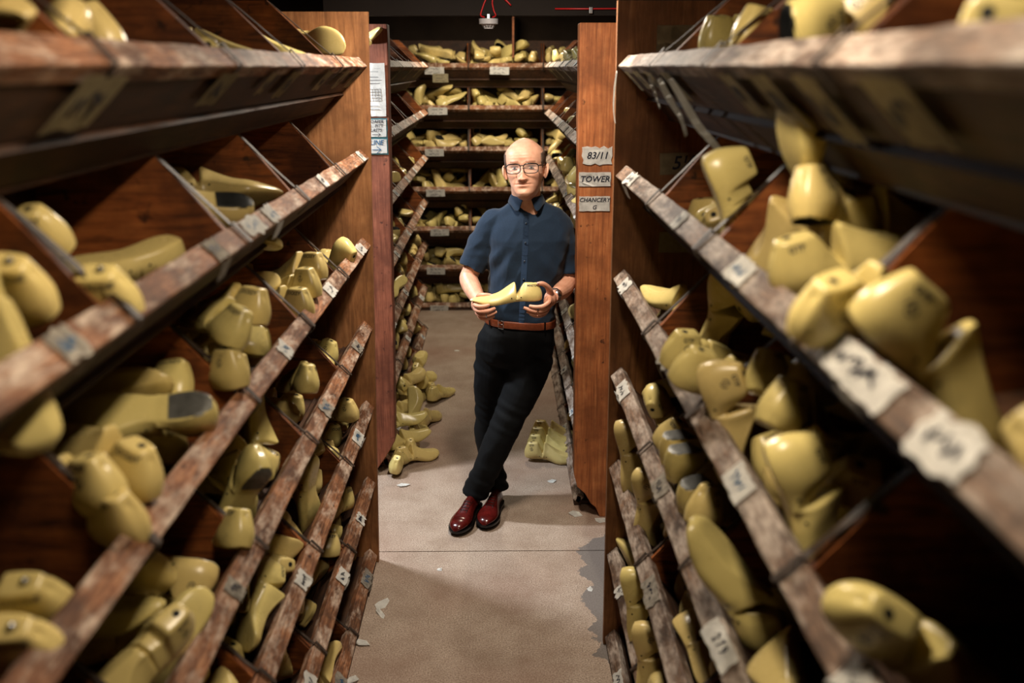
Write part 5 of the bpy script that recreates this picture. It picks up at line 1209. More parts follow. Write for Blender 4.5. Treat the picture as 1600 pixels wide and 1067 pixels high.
L 4 1 1 -1 -0.749 2.848 0.714 0.314 -0.843 0.382 -0.214 - - 25 461 822
L 4 1 1 -1 -0.717 3.092 0.733 0.830 -0.110 0.199 0.509 - - 79 496 752
L 4 1 1 -1 -0.768 2.651 0.771 0.957 0.215 -0.188 0.051 - - 46 448 806
L 4 1 1 -1 -0.750 3.178 0.782 0.945 -0.215 -0.229 -0.094 - - 68 499 700
L 4 1 1 -1 -0.826 2.729 0.809 0.201 0.903 0.360 0.123 - - 0 -1 -1
L 4 2 2 1 -0.775 2.154 0.708 0.963 -0.002 0.122 -0.240 - - 100 366 1007
L 4 2 1 1 -0.780 2.285 0.708 0.986 -0.001 0.127 -0.106 - - 100 362 981
L 4 2 1 -1 -0.758 2.370 0.717 0.214 0.960 -0.157 0.094 - - 3 419 961
L 4 2 1 -1 -0.810 2.094 0.754 0.030 -0.958 0.139 -0.248 - - 4 348 997
L 4 2 1 -1 -0.812 2.213 0.783 0.533 -0.773 0.250 -0.236 - - 22 363 968
L 4 2 1 1 -0.710 2.402 0.799 0.816 0.413 0.345 0.213 - - 177 443 877
L 4 2 0 -1 -0.735 2.507 0.791 0.254 0.154 -0.786 -0.542 - - 374 444 852
L 4 2 1 -1 -0.633 2.242 0.783 0.175 0.624 0.582 0.491 - - 1573 406 940
L 4 2 0 -1 -0.704 2.297 0.862 0.039 0.543 0.708 0.449 - - 124 382 940
L 4 3 0 1 -0.633 1.773 0.786 0.713 0.101 0.039 -0.693 - - 200 346 1055
L 4 3 2 -1 -0.802 1.890 0.802 0.619 -0.749 0.102 -0.212 - - 34 322 1054
R 4 0 2 -1 0.642 2.812 0.714 0.037 0.166 -0.831 -0.529 - - 35 1034 828
R 4 0 0 1 0.549 2.975 0.702 0.469 -0.738 -0.417 0.250 - - 12 1033 811
R 4 0 0 1 0.647 2.932 0.734 0.336 -0.031 -0.057 -0.940 - - 0 -1 -1
R 4 0 0 -1 0.529 2.612 0.786 0.607 0.331 0.712 0.126 - - 35 1039 832
R 4 0 0 1 0.599 3.132 0.774 0.101 -0.098 -0.300 0.944 - - 8 1002 726
R 4 1 0 1 0.606 2.258 0.705 0.203 -0.419 -0.833 0.300 - - 141 1072 939
R 4 1 0 1 0.643 2.418 0.710 0.143 -0.122 -0.000 0.982 - - 153 1062 915
R 4 1 2 1 0.614 2.137 0.726 0.261 0.034 0.440 0.858 - - 0 -1 -1
R 4 1 2 -1 0.674 2.327 0.748 0.029 0.972 -0.228 0.047 - - 0 -1 -1
R 4 1 0 1 0.667 2.237 0.778 0.353 -0.019 -0.698 0.623 - - 0 -1 -1
R 4 1 1 -1 0.498 2.026 0.744 0.453 0.369 0.297 0.755 - - 961 1084 1003
R 4 1 1 1 0.663 2.446 0.795 0.225 -0.032 -0.941 -0.251 - - 0 -1 -1
R 4 1 0 -1 0.630 2.110 0.811 0.278 0.764 0.422 0.401 - - 0 -1 -1
R 4 1 0 1 0.631 1.926 0.778 0.135 0.032 -0.964 -0.228 - - 59 1113 1041
LF 4 0 1 1 -0.769 7.681 0.750 0.123 -0.953 -0.043 -0.275 - - 66 648 374
LF 4 0 1 -1 -0.685 7.346 0.763 0.594 -0.223 0.417 -0.651 - - 65 643 387
LF 4 1 2 -1 -0.717 6.853 0.751 0.735 -0.219 -0.102 -0.633 - - 72 630 407
LF 4 1 0 1 -0.706 6.589 0.739 0.053 -0.683 0.556 -0.470 - - 40 624 418
LF 4 2 0 1 -0.675 5.964 0.783 0.405 -0.733 -0.531 0.129 - - 114 623 442
LF 4 2 0 -1 -0.835 6.050 0.830 0.713 -0.687 0.076 -0.115 - - 0 -1 -1
RF 4 3 1 1 0.448 5.375 0.788 0.496 -0.695 -0.430 0.294 - - 53 893 485
RF 4 4 2 1 0.567 4.502 0.736 0.731 -0.649 0.203 -0.062 - - 0 -1 -1
B 4 1 0 1 -0.403 8.646 0.751 0.182 0.444 -0.820 0.311 - - 71 705 345
B 4 1 1 -1 -0.517 8.790 0.770 0.238 -0.393 -0.516 0.723 - - 32 697 342
B 4 1 0 -1 -0.381 8.750 0.848 0.741 0.108 -0.218 -0.626 - - 49 714 331
B 4 1 1 -1 -0.317 8.691 0.805 0.578 0.481 -0.531 -0.392 - - 55 724 341
B 4 1 1 -1 -0.705 8.618 0.742 0.091 -0.186 0.256 -0.944 - - 14 657 349
B 4 1 2 1 -0.655 8.774 0.803 0.161 0.487 -0.819 -0.258 - - 76 666 338
B 4 1 1 1 -0.573 8.681 0.805 0.178 -0.456 0.867 -0.093 - - 102 682 340
B 4 1 1 -1 -0.320 8.782 0.898 0.632 -0.260 0.019 -0.730 - - 34 725 326
B 4 2 2 1 -0.071 8.745 0.768 0.540 -0.002 -0.276 -0.795 - - 0 -1 -1
B 4 2 1 1 0.035 8.698 0.779 0.386 0.162 -0.293 -0.860 - - 0 -1 -1
B 4 2 1 -1 -0.208 8.770 0.772 0.451 -0.472 0.389 -0.650 - - 30 742 342
B 4 2 0 1 -0.175 8.829 0.903 0.649 -0.110 -0.710 0.248 - - 28 752 327
B 4 2 0 1 -0.030 8.877 0.824 0.447 -0.083 -0.743 -0.491 - - 10 766 324
L 5 0 0 -1 -0.759 3.478 0.359 0.302 0.922 -0.238 0.037 - - 65 526 826
L 5 0 2 -1 -0.788 3.718 0.377 0.318 -0.214 -0.867 0.320 - - 6 533 808
L 5 0 1 -1 -0.776 3.614 0.357 0.961 -0.001 0.124 -0.247 - - 35 527 813
L 5 0 1 -1 -0.769 3.385 0.370 0.051 0.975 -0.166 0.140 - - 6 518 827
L 5 0 1 1 -0.677 3.512 0.444 0.839 -0.085 0.080 0.531 - - 210 539 783
L 5 1 1 1 -0.757 2.921 0.365 0.424 0.884 -0.191 -0.032 - - 179 480 957
L 5 1 2 1 -0.693 3.069 0.378 0.173 -0.531 0.633 -0.536 - - 176 498 893
L 5 1 1 1 -0.728 3.178 0.437 0.977 -0.210 0.035 0.004 - - 223 518 852
L 5 1 2 1 -0.817 2.747 0.406 0.120 -0.145 -0.493 0.850 - - 0 -1 -1
L 5 1 0 -1 -0.777 2.716 0.498 0.968 -0.242 0.071 -0.002 - - 24 471 950
L 5 1 1 -1 -0.779 2.865 0.423 0.817 0.521 0.013 -0.246 - - 37 470 962
L 5 1 1 -1 -0.787 3.097 0.476 0.787 -0.608 0.081 -0.064 - - 0 -1 -1
L 5 2 1 -1 -0.675 2.486 0.440 0.744 -0.181 -0.370 -0.526 - - 199 444 1043
L 5 2 1 -1 -0.718 2.366 0.460 0.576 0.650 -0.400 -0.293 - - 0 -1 -1
R 5 0 2 -1 0.505 3.085 0.398 0.107 0.840 -0.501 -0.178 - - 180 977 859
R 5 0 2 -1 0.629 2.724 0.453 0.062 0.121 -0.030 -0.990 - - 0 -1 -1
R 5 1 0 1 0.617 2.423 0.430 0.514 -0.846 -0.086 -0.115 - - 0 -1 -1
R 5 1 2 1 0.551 2.325 0.407 0.243 0.025 -0.633 0.734 - - 134 1027 1056
LF 5 0 1 1 -0.775 7.450 0.395 0.059 0.936 -0.225 0.265 - - 50 645 455
LF 5 0 1 -1 -0.838 7.177 0.442 0.098 -0.061 -0.750 -0.651 - - 6 638 464
LF 5 1 1 1 -0.727 6.627 0.359 0.580 0.279 0.416 0.643 - - 6 632 499
LF 5 1 1 1 -0.806 6.458 0.455 0.172 -0.967 -0.187 -0.018 - - 14 626 493
LF 5 1 2 -1 -0.803 6.942 0.391 0.856 -0.496 0.055 -0.134 - - 43 636 482
LF 5 1 1 -1 -0.828 6.805 0.402 0.852 0.512 0.005 0.107 - - 12 630 485
LF 5 2 2 1 -0.789 5.853 0.435 0.388 -0.920 0.006 -0.052 - - 16 619 538
LF 5 2 1 -1 -0.711 6.121 0.385 0.154 0.759 -0.582 0.249 - - 21 620 526
LF 5 2 1 1 -0.749 6.234 0.408 0.948 -0.235 -0.151 -0.152 - - 84 626 510
RF 5 2 0 1 0.548 5.813 0.397 0.267 -0.007 -0.920 0.288 - - 25 885 537
RF 5 3 1 -1 0.489 5.496 0.367 0.627 -0.319 0.468 -0.535 - - 6 894 566
RF 5 3 1 -1 0.580 5.705 0.420 0.025 0.099 -0.308 -0.946 - - 3 892 556
RF 5 3 0 -1 0.478 5.313 0.405 0.569 0.408 0.295 0.650 - - 0 -1 -1
RF 5 4 0 1 0.696 4.496 0.531 0.029 0.598 0.402 -0.692 - - 0 -1 -1
B 5 1 0 1 -0.529 8.638 0.358 0.198 0.126 -0.970 -0.066 - - 20 673 411
B 5 1 2 1 -0.444 8.830 0.377 0.653 -0.672 0.303 -0.175 - - 7 690 403
B 5 1 2 1 -0.606 8.799 0.370 0.534 -0.803 0.220 -0.146 - - 9 681 407
B 5 1 0 1 -0.690 8.741 0.390 0.927 0.358 -0.080 -0.073 - - 53 674 407
B 5 1 0 -1 -0.404 8.727 0.437 0.395 0.037 0.164 -0.903 - - 22 707 403
B 5 1 1 1 -0.388 8.622 0.402 0.391 0.269 -0.855 -0.210 - - 61 706 407
B 5 1 1 1 -0.524 8.777 0.472 0.056 0.104 -0.234 -0.965 - - 34 677 396
B 5 1 2 -1 -0.424 8.875 0.481 0.927 -0.360 0.045 -0.095 - - 17 715 386
B 5 1 0 1 -0.447 8.628 0.510 0.096 0.010 -0.948 0.302 - - 149 699 392
B 5 1 1 1 -0.695 8.736 0.508 0.116 -0.757 0.641 -0.048 - - 36 666 397
B 5 2 0 -1 -0.102 8.618 0.427 0.446 -0.839 0.195 -0.244 - - 0 -1 -1
B 5 2 0 -1 -0.087 8.881 0.494 0.703 0.692 -0.068 0.149 - - 0 -1 -1
B 5 2 0 -1 -0.214 8.773 0.443 0.331 -0.577 0.370 -0.649 - - 0 -1 -1
L 6 0 2 -1 -0.797 3.731 0.073 0.366 -0.923 -0.052 -0.105 - - 0 -1 -1
L 6 0 1 1 -0.767 3.516 0.071 0.235 -0.361 -0.750 0.503 - - 0 -1 -1
L 6 0 2 1 -0.783 3.825 0.067 0.996 -0.005 0.060 0.066 - - 7 554 868
L 6 1 1 -1 -0.640 2.972 0.071 0.265 -0.477 0.698 -0.464 - - 324 514 1032
LF 6 0 0 1 -0.807 7.616 0.067 0.982 -0.011 0.057 0.177 - - 7 652 507
LF 6 0 0 -1 -0.807 7.536 0.096 0.122 0.061 -0.597 -0.791 - - 27 650 513
LF 6 1 2 -1 -0.810 6.633 0.069 0.998 0.002 0.045 -0.046 - - 33 632 569
LF 6 1 1 -1 -0.808 6.934 0.071 0.449 0.887 0.053 0.089 - - 27 638 550
LF 6 2 1 1 -0.748 5.851 0.080 0.664 -0.582 -0.237 0.405 - - 10 621 619
RF 6 3 1 1 0.543 5.487 0.071 0.176 -0.222 -0.867 0.410 - - 20 889 652
RF 6 4 2 -1 0.679 4.662 0.091 0.324 0.380 -0.853 -0.152 - - 0 -1 -1
RF 6 4 0 -1 0.646 4.520 0.085 0.901 0.291 0.187 0.262 - - 0 -1 -1
B 6 1 1 -1 -0.399 8.679 0.067 0.548 0.054 0.031 -0.834 - - 68 712 465
B 6 1 1 -1 -0.761 8.746 0.071 0.411 -0.691 0.491 -0.336 - - 7 663 468
B 6 1 1 1 -0.604 8.658 0.081 0.540 -0.040 -0.028 -0.840 - - 84 675 464
B 6 1 0 -1 -0.684 8.785 0.181 0.635 0.413 0.122 -0.641 - - 31 668 448
B 6 1 1 -1 -0.578 8.842 0.156 0.204 -0.488 0.742 0.413 - - 20 678 450
B 6 1 2 1 -0.484 8.696 0.070 0.085 0.593 -0.784 0.166 - - 45 695 464
B 6 1 2 -1 -0.444 8.823 0.112 0.315 0.022 -0.174 -0.933 - - 12 706 456
B 6 1 1 -1 -0.324 8.754 0.136 0.539 0.530 -0.317 -0.572 - - 25 723 460
B 6 1 1 1 -0.596 8.731 0.232 0.005 -0.058 0.308 -0.949 - - 11 691 442
B 6 1 2 -1 -0.446 8.666 0.177 0.023 0.139 0.124 -0.982 - - 141 700 449
B 6 2 1 -1 -0.173 8.756 0.067 0.535 0.052 0.034 -0.842 - - 1 760 456
B 6 2 1 1 -0.151 8.778 0.152 0.820 -0.119 0.097 -0.551 - - 25 757 448
B 6 2 1 1 -0.208 8.762 0.219 0.229 0.741 -0.556 -0.299 - - 8 752 444
"""
SCR_XY = [(-0.513, 4.693), (0.274, 4.734), (-0.341, 7.212), (0.371, 4.343), (0.488, 4.273), (-0.271, 3.8), (0.38, 3.622), (-0.492, 3.521), (-0.489, 3.448), (-0.535, 3.24), (-0.538, 3.007)]
# ------------------------------------------------------------------ lasts in the trays (position, quaternion)
KINDS = ['slim', 'round', 'block']
from mathutils import Quaternion
RKN = {'L': 'left foreground rack', 'R': 'right foreground rack', 'LF': 'far left rack', 'RF': 'far right rack', 'B': 'end rack'}
NTH = ['first', 'second', 'third', 'fourth', 'fifth', 'sixth', 'seventh', 'eighth', 'ninth', 'tenth', 'eleventh', 'twelfth', 'thirteenth', 'fourteenth', 'fifteenth', 'sixteenth', 'seventeenth', 'eighteenth', 'nineteenth', 'twentieth', 'twenty-first', 'twenty-second', 'twenty-third', 'twenty-fourth', 'twenty-fifth', 'twenty-sixth']
TRAY = ['top', 'second', 'third', 'fourth', 'fifth', 'sixth', 'lowest']
def place_lasts():
    rnd = random.Random(5); rows = []
    for ln in LASTS.strip().split('\n'):
        a = ln.split(); rk, row, bi, kd, mir = a[0], int(a[1]), int(a[2]), KINDS[int(a[3])], int(a[4])
        v = [float(x) for x in a[5:12]]; mw = Matrix.Translation(v[:3]) @ Quaternion(v[3:7]).to_matrix().to_4x4()
        rows.append([rk, row, bi, kd, mir, mw, None if a[12] == '-' else a[12], None if a[13] == '-' else a[13], int(a[14]), int(a[15]), int(a[16])])
    order = sorted(range(len(rows)), key=lambda i: -rows[i][8]); solo = set(order[:300])
    bins = {}
    for i in solo: bins.setdefault(tuple(rows[i][:3]), []).append(i)
    rank = {}
    for k, l in bins.items():
        for j, i in enumerate(sorted(l, key=lambda i: (rows[i][9], rows[i][10]))): rank[i] = (j, len(l))
    rest = bmesh.new()
    for i, (rk, row, bi, kd, mir, mw, plate, stamp, px, cx, cy) in enumerate(rows):
        c = mw.translation; d = (Vector((0, 0, CAMZ)) - c).normalized(); R3 = mw.to_3x3(); T = -(R3 @ Vector((1, 0, 0))); U = R3 @ Vector((0, 0, 1))
        if i not in solo:
            me = PROTO[(kd, mir)]['body'].copy(); me.transform(mw); rest.from_mesh(me); bpy.data.meshes.remove(me); continue
        look = 'sole-out' if U.dot(d) < -.5 else 'heel-out' if T.dot(d) < -.5 else 'toe-out' if T.dot(d) > .5 else 'side-on'
        hand_ = stamp is not None or plate is not None
        near = rk in 'LR' and px > 60
        r1, r2 = rnd.random(), rnd.random()
        if not hand_ and near:
            if r1 < .22: plate = 'plate' if r2 < .6 else 'platedark'
            stamp = ('JOCKEY' if rk == 'L' else 'GTP') if rnd.random() < .8 else None
        elif not hand_ and rk in ('LF', 'RF', 'B') and r1 < .25: plate = 'platedark'
        if look == 'sole-out' and plate: look = 'steel-heeled'
        j, n = rank[i]
        pos = 'only one' if n == 1 else NTH[j] + ' from left'
        if rk in ('L', 'R'): lab = f'yellow {look} shoe last, {pos}, {NTH[bi]} bin from panel, {TRAY[row]} tray, {RKN[rk]}'
        elif rk in ('LF', 'RF'): lab = f'yellow {look} shoe last, {pos}, {NTH[bi]} bin from rear, {TRAY[row]} tray, {RKN[rk]}'
        elif rk == 'B': lab = f'yellow {look} shoe last, {pos}, {["outer left", "left", "middle", "right", "outer right"][bi]} bin, {TRAY[row]} tray, {RKN[rk]}'
        elif rk == 'F': lab = f'yellow shoe last in floor heap by reddish post, {pos} of the heap'
        else: lab = f'yellow shoe last on the floor behind the man, {["rearmost", "second rearmost", "second nearest", "nearest"][bi]} of four in line'
        grp = {'F': 'shoe lasts heaped on the floor by the left post', 'FR': 'row of four shoe lasts on the floor'}.get(rk) or f'shoe lasts in the {RKN[rk]}'
        put_last(kd, mir, mw, plate=plate, stamp=stamp, detail=(rk in 'LR' or rk in ('F', 'FR')) and px > 25, label=lab, group=grp)
    o = link('shoe_last_pile', rest, M['last'], None, True)
    tag(o, 'the many small half-hidden yellow shoe lasts deeper in the trays', 'shoe last', None, 'stuff')
place_lasts()
# ------------------------------------------------------------------ paper, cards, handwriting
def flat_poly(pts, th=.0006):
    bm = bmesh.new(); f = bm.faces.new([bm.verts.new(p) for p in pts]); bmesh.ops.solidify(bm, geom=[f], thickness=th); bmesh.ops.recalc_face_normals(bm, faces=bm.faces); return bm
def on_plane(o, ax, ay, n):
    """matrix that lays x,y on ax,ay at o"""
    m = Matrix((ax, ay, n)).transposed().to_4x4(); m.translation = o; return m
def torn(w_, h_, rnd, j=.004, nx=7, ny=4):
    P = []
    for i in range(nx): P.append((-w_ / 2 + w_ * i / nx, -h_ / 2 + rnd.uniform(-j, j)))
    for i in range(ny): P.append((w_ / 2 + rnd.uniform(-j, j), -h_ / 2 + h_ * i / ny))
    for i in range(nx): P.append((w_ / 2 - w_ * i / nx, h_ / 2 + rnd.uniform(-j, j)))
    for i in range(ny): P.append((-w_ / 2 + rnd.uniform(-j, j), h_ / 2 - h_ * i / ny))
    return P
def sheet(parent, mw, w_, h_, rnd, m='paper', j=.003, name='paper_label', lines=(), ink='ink', curl=.0, size=None, lab=None):
    bm = bmesh.new(); P = torn(w_, h_, rnd, j)
    f = bm.faces.new([bm.verts.new((x, y, curl * (x / w_ * 2) ** 2 * w_)) for x, y in P]); bmesh.ops.triangulate(bm, faces=[f]) if curl else None
    bmesh.ops.solidify(bm, geom=bm.faces[:], thickness=.0012); bmesh.ops.recalc_face_normals(bm, faces=bm.faces); bm.transform(mw)
    o = link(name, bm, M[m], parent)
    if lab: o['label'] = lab
    for i, t in enumerate(lines):
        sz = size or h_ / (len(lines) * 1.25)
        y = h_ / 2 - (i + .5) * h_ / len(lines)
        if t == '~': me = scribble(w_ * .62, h_ / len(lines) * .5, rnd)
        elif t == '->': me = arrow(w_ * .42, sz * .3)
        else: me = text_mesh(t, sz, .22, .0003 * sz / .02)
        me.transform(mw @ Matrix.Translation((0, y, .0012 + .0004))); me.materials.clear()
        link('handwriting', me, M[ink], o)
    return o
def scribble(w_, h_, rnd):
    bm = bmesh.new(); x = -w_ / 2; n = 16; p = []
    for i in range(n): p.append(Vector((x + w_ * i / n + rnd.uniform(-.3, .3) * w_ / n, rnd.uniform(-.5, .5) * h_, 0)))
    t = h_ * .07 + .0004
    for a, b in zip(p[:-1], p[1:]):
        if rnd.random() < .2: continue
        nn = (b - a).normalized().cross(Vector((0, 0, 1))) * t
        bm.faces.new([bm.verts.new(q) for q in (a - nn, b - nn, b + nn, a + nn)])
    me = bpy.data.meshes.new('s'); bm.to_mesh(me); bm.free(); return me
def arrow(w_, t):
    bm = bmesh.new()
    for a, b in (((-w_ / 2, 0), (w_ / 2, 0)), ((w_ / 2 - t * 2, t * 1.6), (w_ / 2, 0)), ((w_ / 2 - t * 2, -t * 1.6), (w_ / 2, 0))):
        a, b = Vector((*a, 0)), Vector((*b, 0)); nn = (b - a).normalized().cross(Vector((0, 0, 1))) * t * .17
        bm.faces.new([bm.verts.new(q) for q in (a - nn, b - nn, b + nn, a + nn)])
    me = bpy.data.meshes.new('a'); bm.to_mesh(me); bm.free(); return me
rnd = random.Random(77)
M['oldpaper'] = plain('grubby_paper', srgb(178, 170, 158), .8, .2, 0, .45, 55)
X, Y, Z = Vector((1, 0, 0)), Vector((0, 1, 0)), Vector((0, 0, 1))
def facing(x, y, z, tilt=0): return on_plane(Vector((x, y, z)), X, Z, -Y) @ Matrix.Rotation(R_(tilt), 4, 'Z') @ Matrix.Rotation(.02, 4, 'X')
# papers on the right post
sheet(POST_R, facing(.4335, 4.3035, 1.755), .130, .075, rnd, 'paper', .006, lines=['8?/~'.replace('?', '3').replace('~', '11')], size=.042, lab='torn white paper with faded figures')
sheet(POST_R, facing(.4240, 4.3035, 1.6520), .142, .062, rnd, 'paper', .0012, lines=['TOWER'], size=.037, lab='white paper lettered TOWER')
sheet(POST_R, facing(.4250, 4.3035, 1.5430), .138, .067, rnd, 'paper', .0012, lines=['CHANCERY', 'G'], size=.026, lab='white paper lettered CHANCERY G')
# sheet and cards on the left post
s_ = sheet(POST_L, facing(-.6075, 4.8135, 2.026), .112, .250, rnd, 'paper', .001, name='printed_sheet', lab='printed form with a small grid')
for i, (dx, dz, w_) in enumerate(((.02, .10, .03), (0, .085, .05), (-.01, .06, .07), (0, .045, .08), (0, .03, .06), (-.01, -.075, .06), (0, -.09, .05))):
    bm = box((-.6075 + dx - w_ / 2, 4.8115, 2.026 + dz - .0008), (-.6075 + dx + w_ / 2, 4.8125, 2.026 + dz + .0008)); link('print_line', bm, M['ink'], s_)
for i in range(6):
    bm = box((-.645 + i * .014, 4.8115, 1.975), (-.6443 + i * .014, 4.8125, 2.030)); link('print_line', bm, M['ink'], s_)
for i in range(5):
    bm = box((-.645, 4.8115, 1.975 + i * .0137), (-.574, 4.8125, 1.9757 + i * .0137)); link('print_line', bm, M['ink'], s_)
sheet(POST_L, facing(-.6020, 4.8150, 1.842), .108, .102, rnd, 'teal', .001, name='card_backing')
sheet(POST_L, facing(-.6040, 4.8130, 1.845), .100, .082, rnd, 'paper', .001, lines=['LOAFER', '& . PITT', 'LASTS', '->'], size=.021, lab='white card lettered LOAFER LASTS with an arrow')
sheet(POST_L, facing(-.6030, 4.8150, 1.756), .110, .078, rnd, 'teal', .001, name='card_backing')
sheet(POST_L, facing(-.6045, 4.8130, 1.758), .102, .068, rnd, 'paper', .001, lines=['LINE', '->'], ink='blueink', size=.033, lab='white card lettered LINE with an arrow')
# labels pasted on rails
def rail_label(rk, row, s, w_, m='paper', ink=None, drop=.0, j=.004, off=.0):
    r = RACKS[rk]; z = ROWZ[row]; hgt = .046
    a = r.fmap(-.0016, s, z + .0016); b = r.fmap(.0344, s, z + .0376); mid = (a + b) / 2
    up = (b - a).normalized(); along = (r.fmap(0, s + .01, z) - r.fmap(0, s, z)).normalized()
    if rk in ('L', 'LF'): along = along
    elif rk in ('R', 'RF'): along = -along
    n = along.cross(up).normalized()
    out = (r.fmap(-1, s, z) - r.fmap(0, s, z)).normalized() + Z
    if n.dot(out) < 0: n = -n; along = -along
    m3 = on_plane(mid + n * .0016, along, up, n) @ Matrix.Rotation(R_(rnd.uniform(-4, 4)), 4, 'Z')
    o = sheet(r.root, m3, w_, hgt, rnd, m, j, lines=ink or ['~'], ink=rnd.choice(['ink', 'ink', 'blueink']), size=.03)
    if drop:   # lower flap hanging over the lip
        a2 = r.fmap(-.003, s, z + .001); d = (r.fmap(.012, s, z - drop) - a2)
        m4 = on_plane(a2 + d / 2 + (r.fmap(-.003, s, 0) - r.fmap(0, s, 0)), along, -d.normalized(), along.cross(-d.normalized()))
        sheet(r.root, m4, w_ * .8, d.length, rnd, m, .006)
for rk in ('L', 'R'):
    r = RACKS[rk]; dv = sorted(r.divs)[::-1]; e = [r.s1] + dv
    for row in range(1, 7):
        for k in range(len(e) - 1):
            if rnd.random() < .74:
                s = e[k] - PB * rnd.uniform(.25, .62); rail_label(rk, row, s, rnd.uniform(.05, .14), m=rnd.choice(['paper', 'paper', 'oldpaper']), drop=rnd.choice([0, 0, .02, .035]), j=rnd.uniform(.002, .007))
rail_label('L', 1, 3.74, .075); rail_label('L', 1, 2.06, .13, j=.008, ink=[]); rail_label('R', 3, 1.55, .15, ink=['2 7 9'])
rail_label('R', 1, 1.02, .20, ink=['~']); rail_label('R', 1, .80, .10, j=.008)
for rk, s0, n in (('LF', 7.4, 4), ('RF', 7.4, 5)):
    for row in range(0, 7):
        for k in range(n):
            if rnd.random() < .55: rail_label(rk, row, s0 - k * .69 + rnd.uniform(-.15, .15), rnd.uniform(.06, .11), j=.005)
# white cards on the far rack: one or two per tray
for row in range(7):
    for x, pr in ((-.545, 1), (.02 if row in (1, 3, 4) else -.02, .85), (.28, .3)):
        if rnd.random() > pr: continue
        z = ROWZ[row] + (-.015 if row else -.03)
        sheet(RACKS['B'].root, facing(x + rnd.uniform(-.03, .03), 8.4955, z, rnd.uniform(-1.5, 1.5)), .165, .062, rnd, 'paper', .002, lines=['~', '~'])
sheet(RACKS['B'].root, facing(-.50, 8.4940, ROWZ[0] - .09), .135, .07, rnd, 'card', .002, lines=['~', '~', '~'])
bm = box((.112, 8.50, 2.21), (.128, 8.80, 2.60)); o = link('upright_board', bm, M['divider'], RACKS['B'].root)
# cards on the lip boards under the top rails (u, z go down and inwards)
def lip_card(rk, row, s, w_, h_, m='card', t0=.012, lines=('~',), curl=0):
    r = RACKS[rk]; z = ROWZ[row]
    a = r.fmap(t0 * .707 - .004, s, z - t0 * .72 - .004); b = r.fmap((t0 + h_) * .707 - .004, s, z - (t0 + h_) * .72 - .004)
    up = (a - b).normalized(); along = (r.fmap(0, s + .01, z) - r.fmap(0, s, z)).normalized(); n = along.cross(up)
    out = (r.fmap(-1, s, z) - r.fmap(0, s, z)) - Z
    if n.dot(out) < 0: along = -along; n = -n
    sheet(r.root, on_plane((a + b) / 2 + n * .002, along, up, n), w_, h_, rnd, m, .004, name='paper_label', lines=list(lines), curl=curl)
for s, w_, h_ in ((1.32, .15, .10), (1.92, .13, .085), (2.55, .10, .09), (2.30, .06, .07), (3.05, .11, .08), (3.40, .10, .08), (3.70, .12, .085)): lip_card('L', 0, s, w_, h_)
for s, w_, h_ in ((1.02, .12, .10), (1.28, .09, .12), (1.50, .11, .11), (1.72, .10, .10), (2.35, .12, .09), (2.62, .10, .10), (2.85, .12, .07), (3.05, .08, .08)): lip_card('R', 0, s, w_, h_, m=rnd.choice(['card', 'paper', 'card']))
for s in (5.6, 6.3, 7.0): lip_card('LF', 0, s, .10, .08); lip_card('RF', 0, s, .10, .08)
# cards on the far side panel inside the right rack
PR = RACKS['R'].root; py_ = YR - .0035
sheet(PR, facing(.612, py_, 1.825, 2), .160, .070, rnd, 'card', .001, lines=['5\u00bd'], size=.062, lab='card with 5 and a half written on it')
sheet(PR, facing(.760, py_, 1.815, -1), .09, .08, rnd, 'card', .001, lines=['~'])
sheet(PR, facing(.600, py_, 1.56, 0), .12, .07, rnd, 'card', .001); sheet(PR, facing(.700, py_, 1.33, 0), .10, .07, rnd, 'card', .001)
sheet(PR, facing(.565, py_, 2.22, 0), .12, .08, rnd, 'card', .001); sheet(PR, facing(.720, py_, 2.24, 0), .12, .09, rnd, 'card', .001)
# curled white paper strips hanging from the top right rail
def ribbon(parent, pts, w_, m='paper', name='paper_strip', wax=Y):
    bm = bmesh.new(); P = catmull([tuple(p) for p in pts], 6); R = []
    for i, p in enumerate(P):
        t = i / (len(P) - 1); ww = w_ * (.6 + .4 * math.sin(math.pi * min(1, t * 1.2 + .1)))
        R.append([bm.verts.new(Vector(p) - wax * ww / 2), bm.verts.new(Vector(p) + wax * ww / 2)])
    for a, b in zip(R[:-1], R[1:]): bm.faces.new((a[0], a[1], b[1], b[0]))
    bmesh.ops.solidify(bm, geom=bm.faces[:], thickness=.0008); bmesh.ops.recalc_face_normals(bm, faces=bm.faces)
    return link(name, bm, M[m], parent, True)
ribbon(PR, [(.392, 2.28, 2.105), (.41, 2.20, 2.06), (.43, 2.12, 2.01), (.462, 2.06, 1.965), (.480, 2.04, 1.935), (.470, 2.03, 1.915)], .040, wax=Vector((.5, .8, .2)))
ribbon(PR, [(.392, 2.44, 2.105), (.402, 2.36, 2.065), (.420, 2.28, 2.02), (.425, 2.22, 1.98)], .045, wax=Vector((.4, .85, .2)))
ribbon(PR, [(.391, 2.60, 2.108), (.400, 2.55, 2.07), (.408, 2.50, 2.03)], .040, wax=Vector((.3, .9, .2)))
ribbon(PR, [(.3795, 3.213, 2.12), (.3735, 3.210, 2.06), (.3725, 3.210, 2.00), (.3790, 3.212, 1.955)], .012, wax=Vector((.5, .8, 0)).normalized())
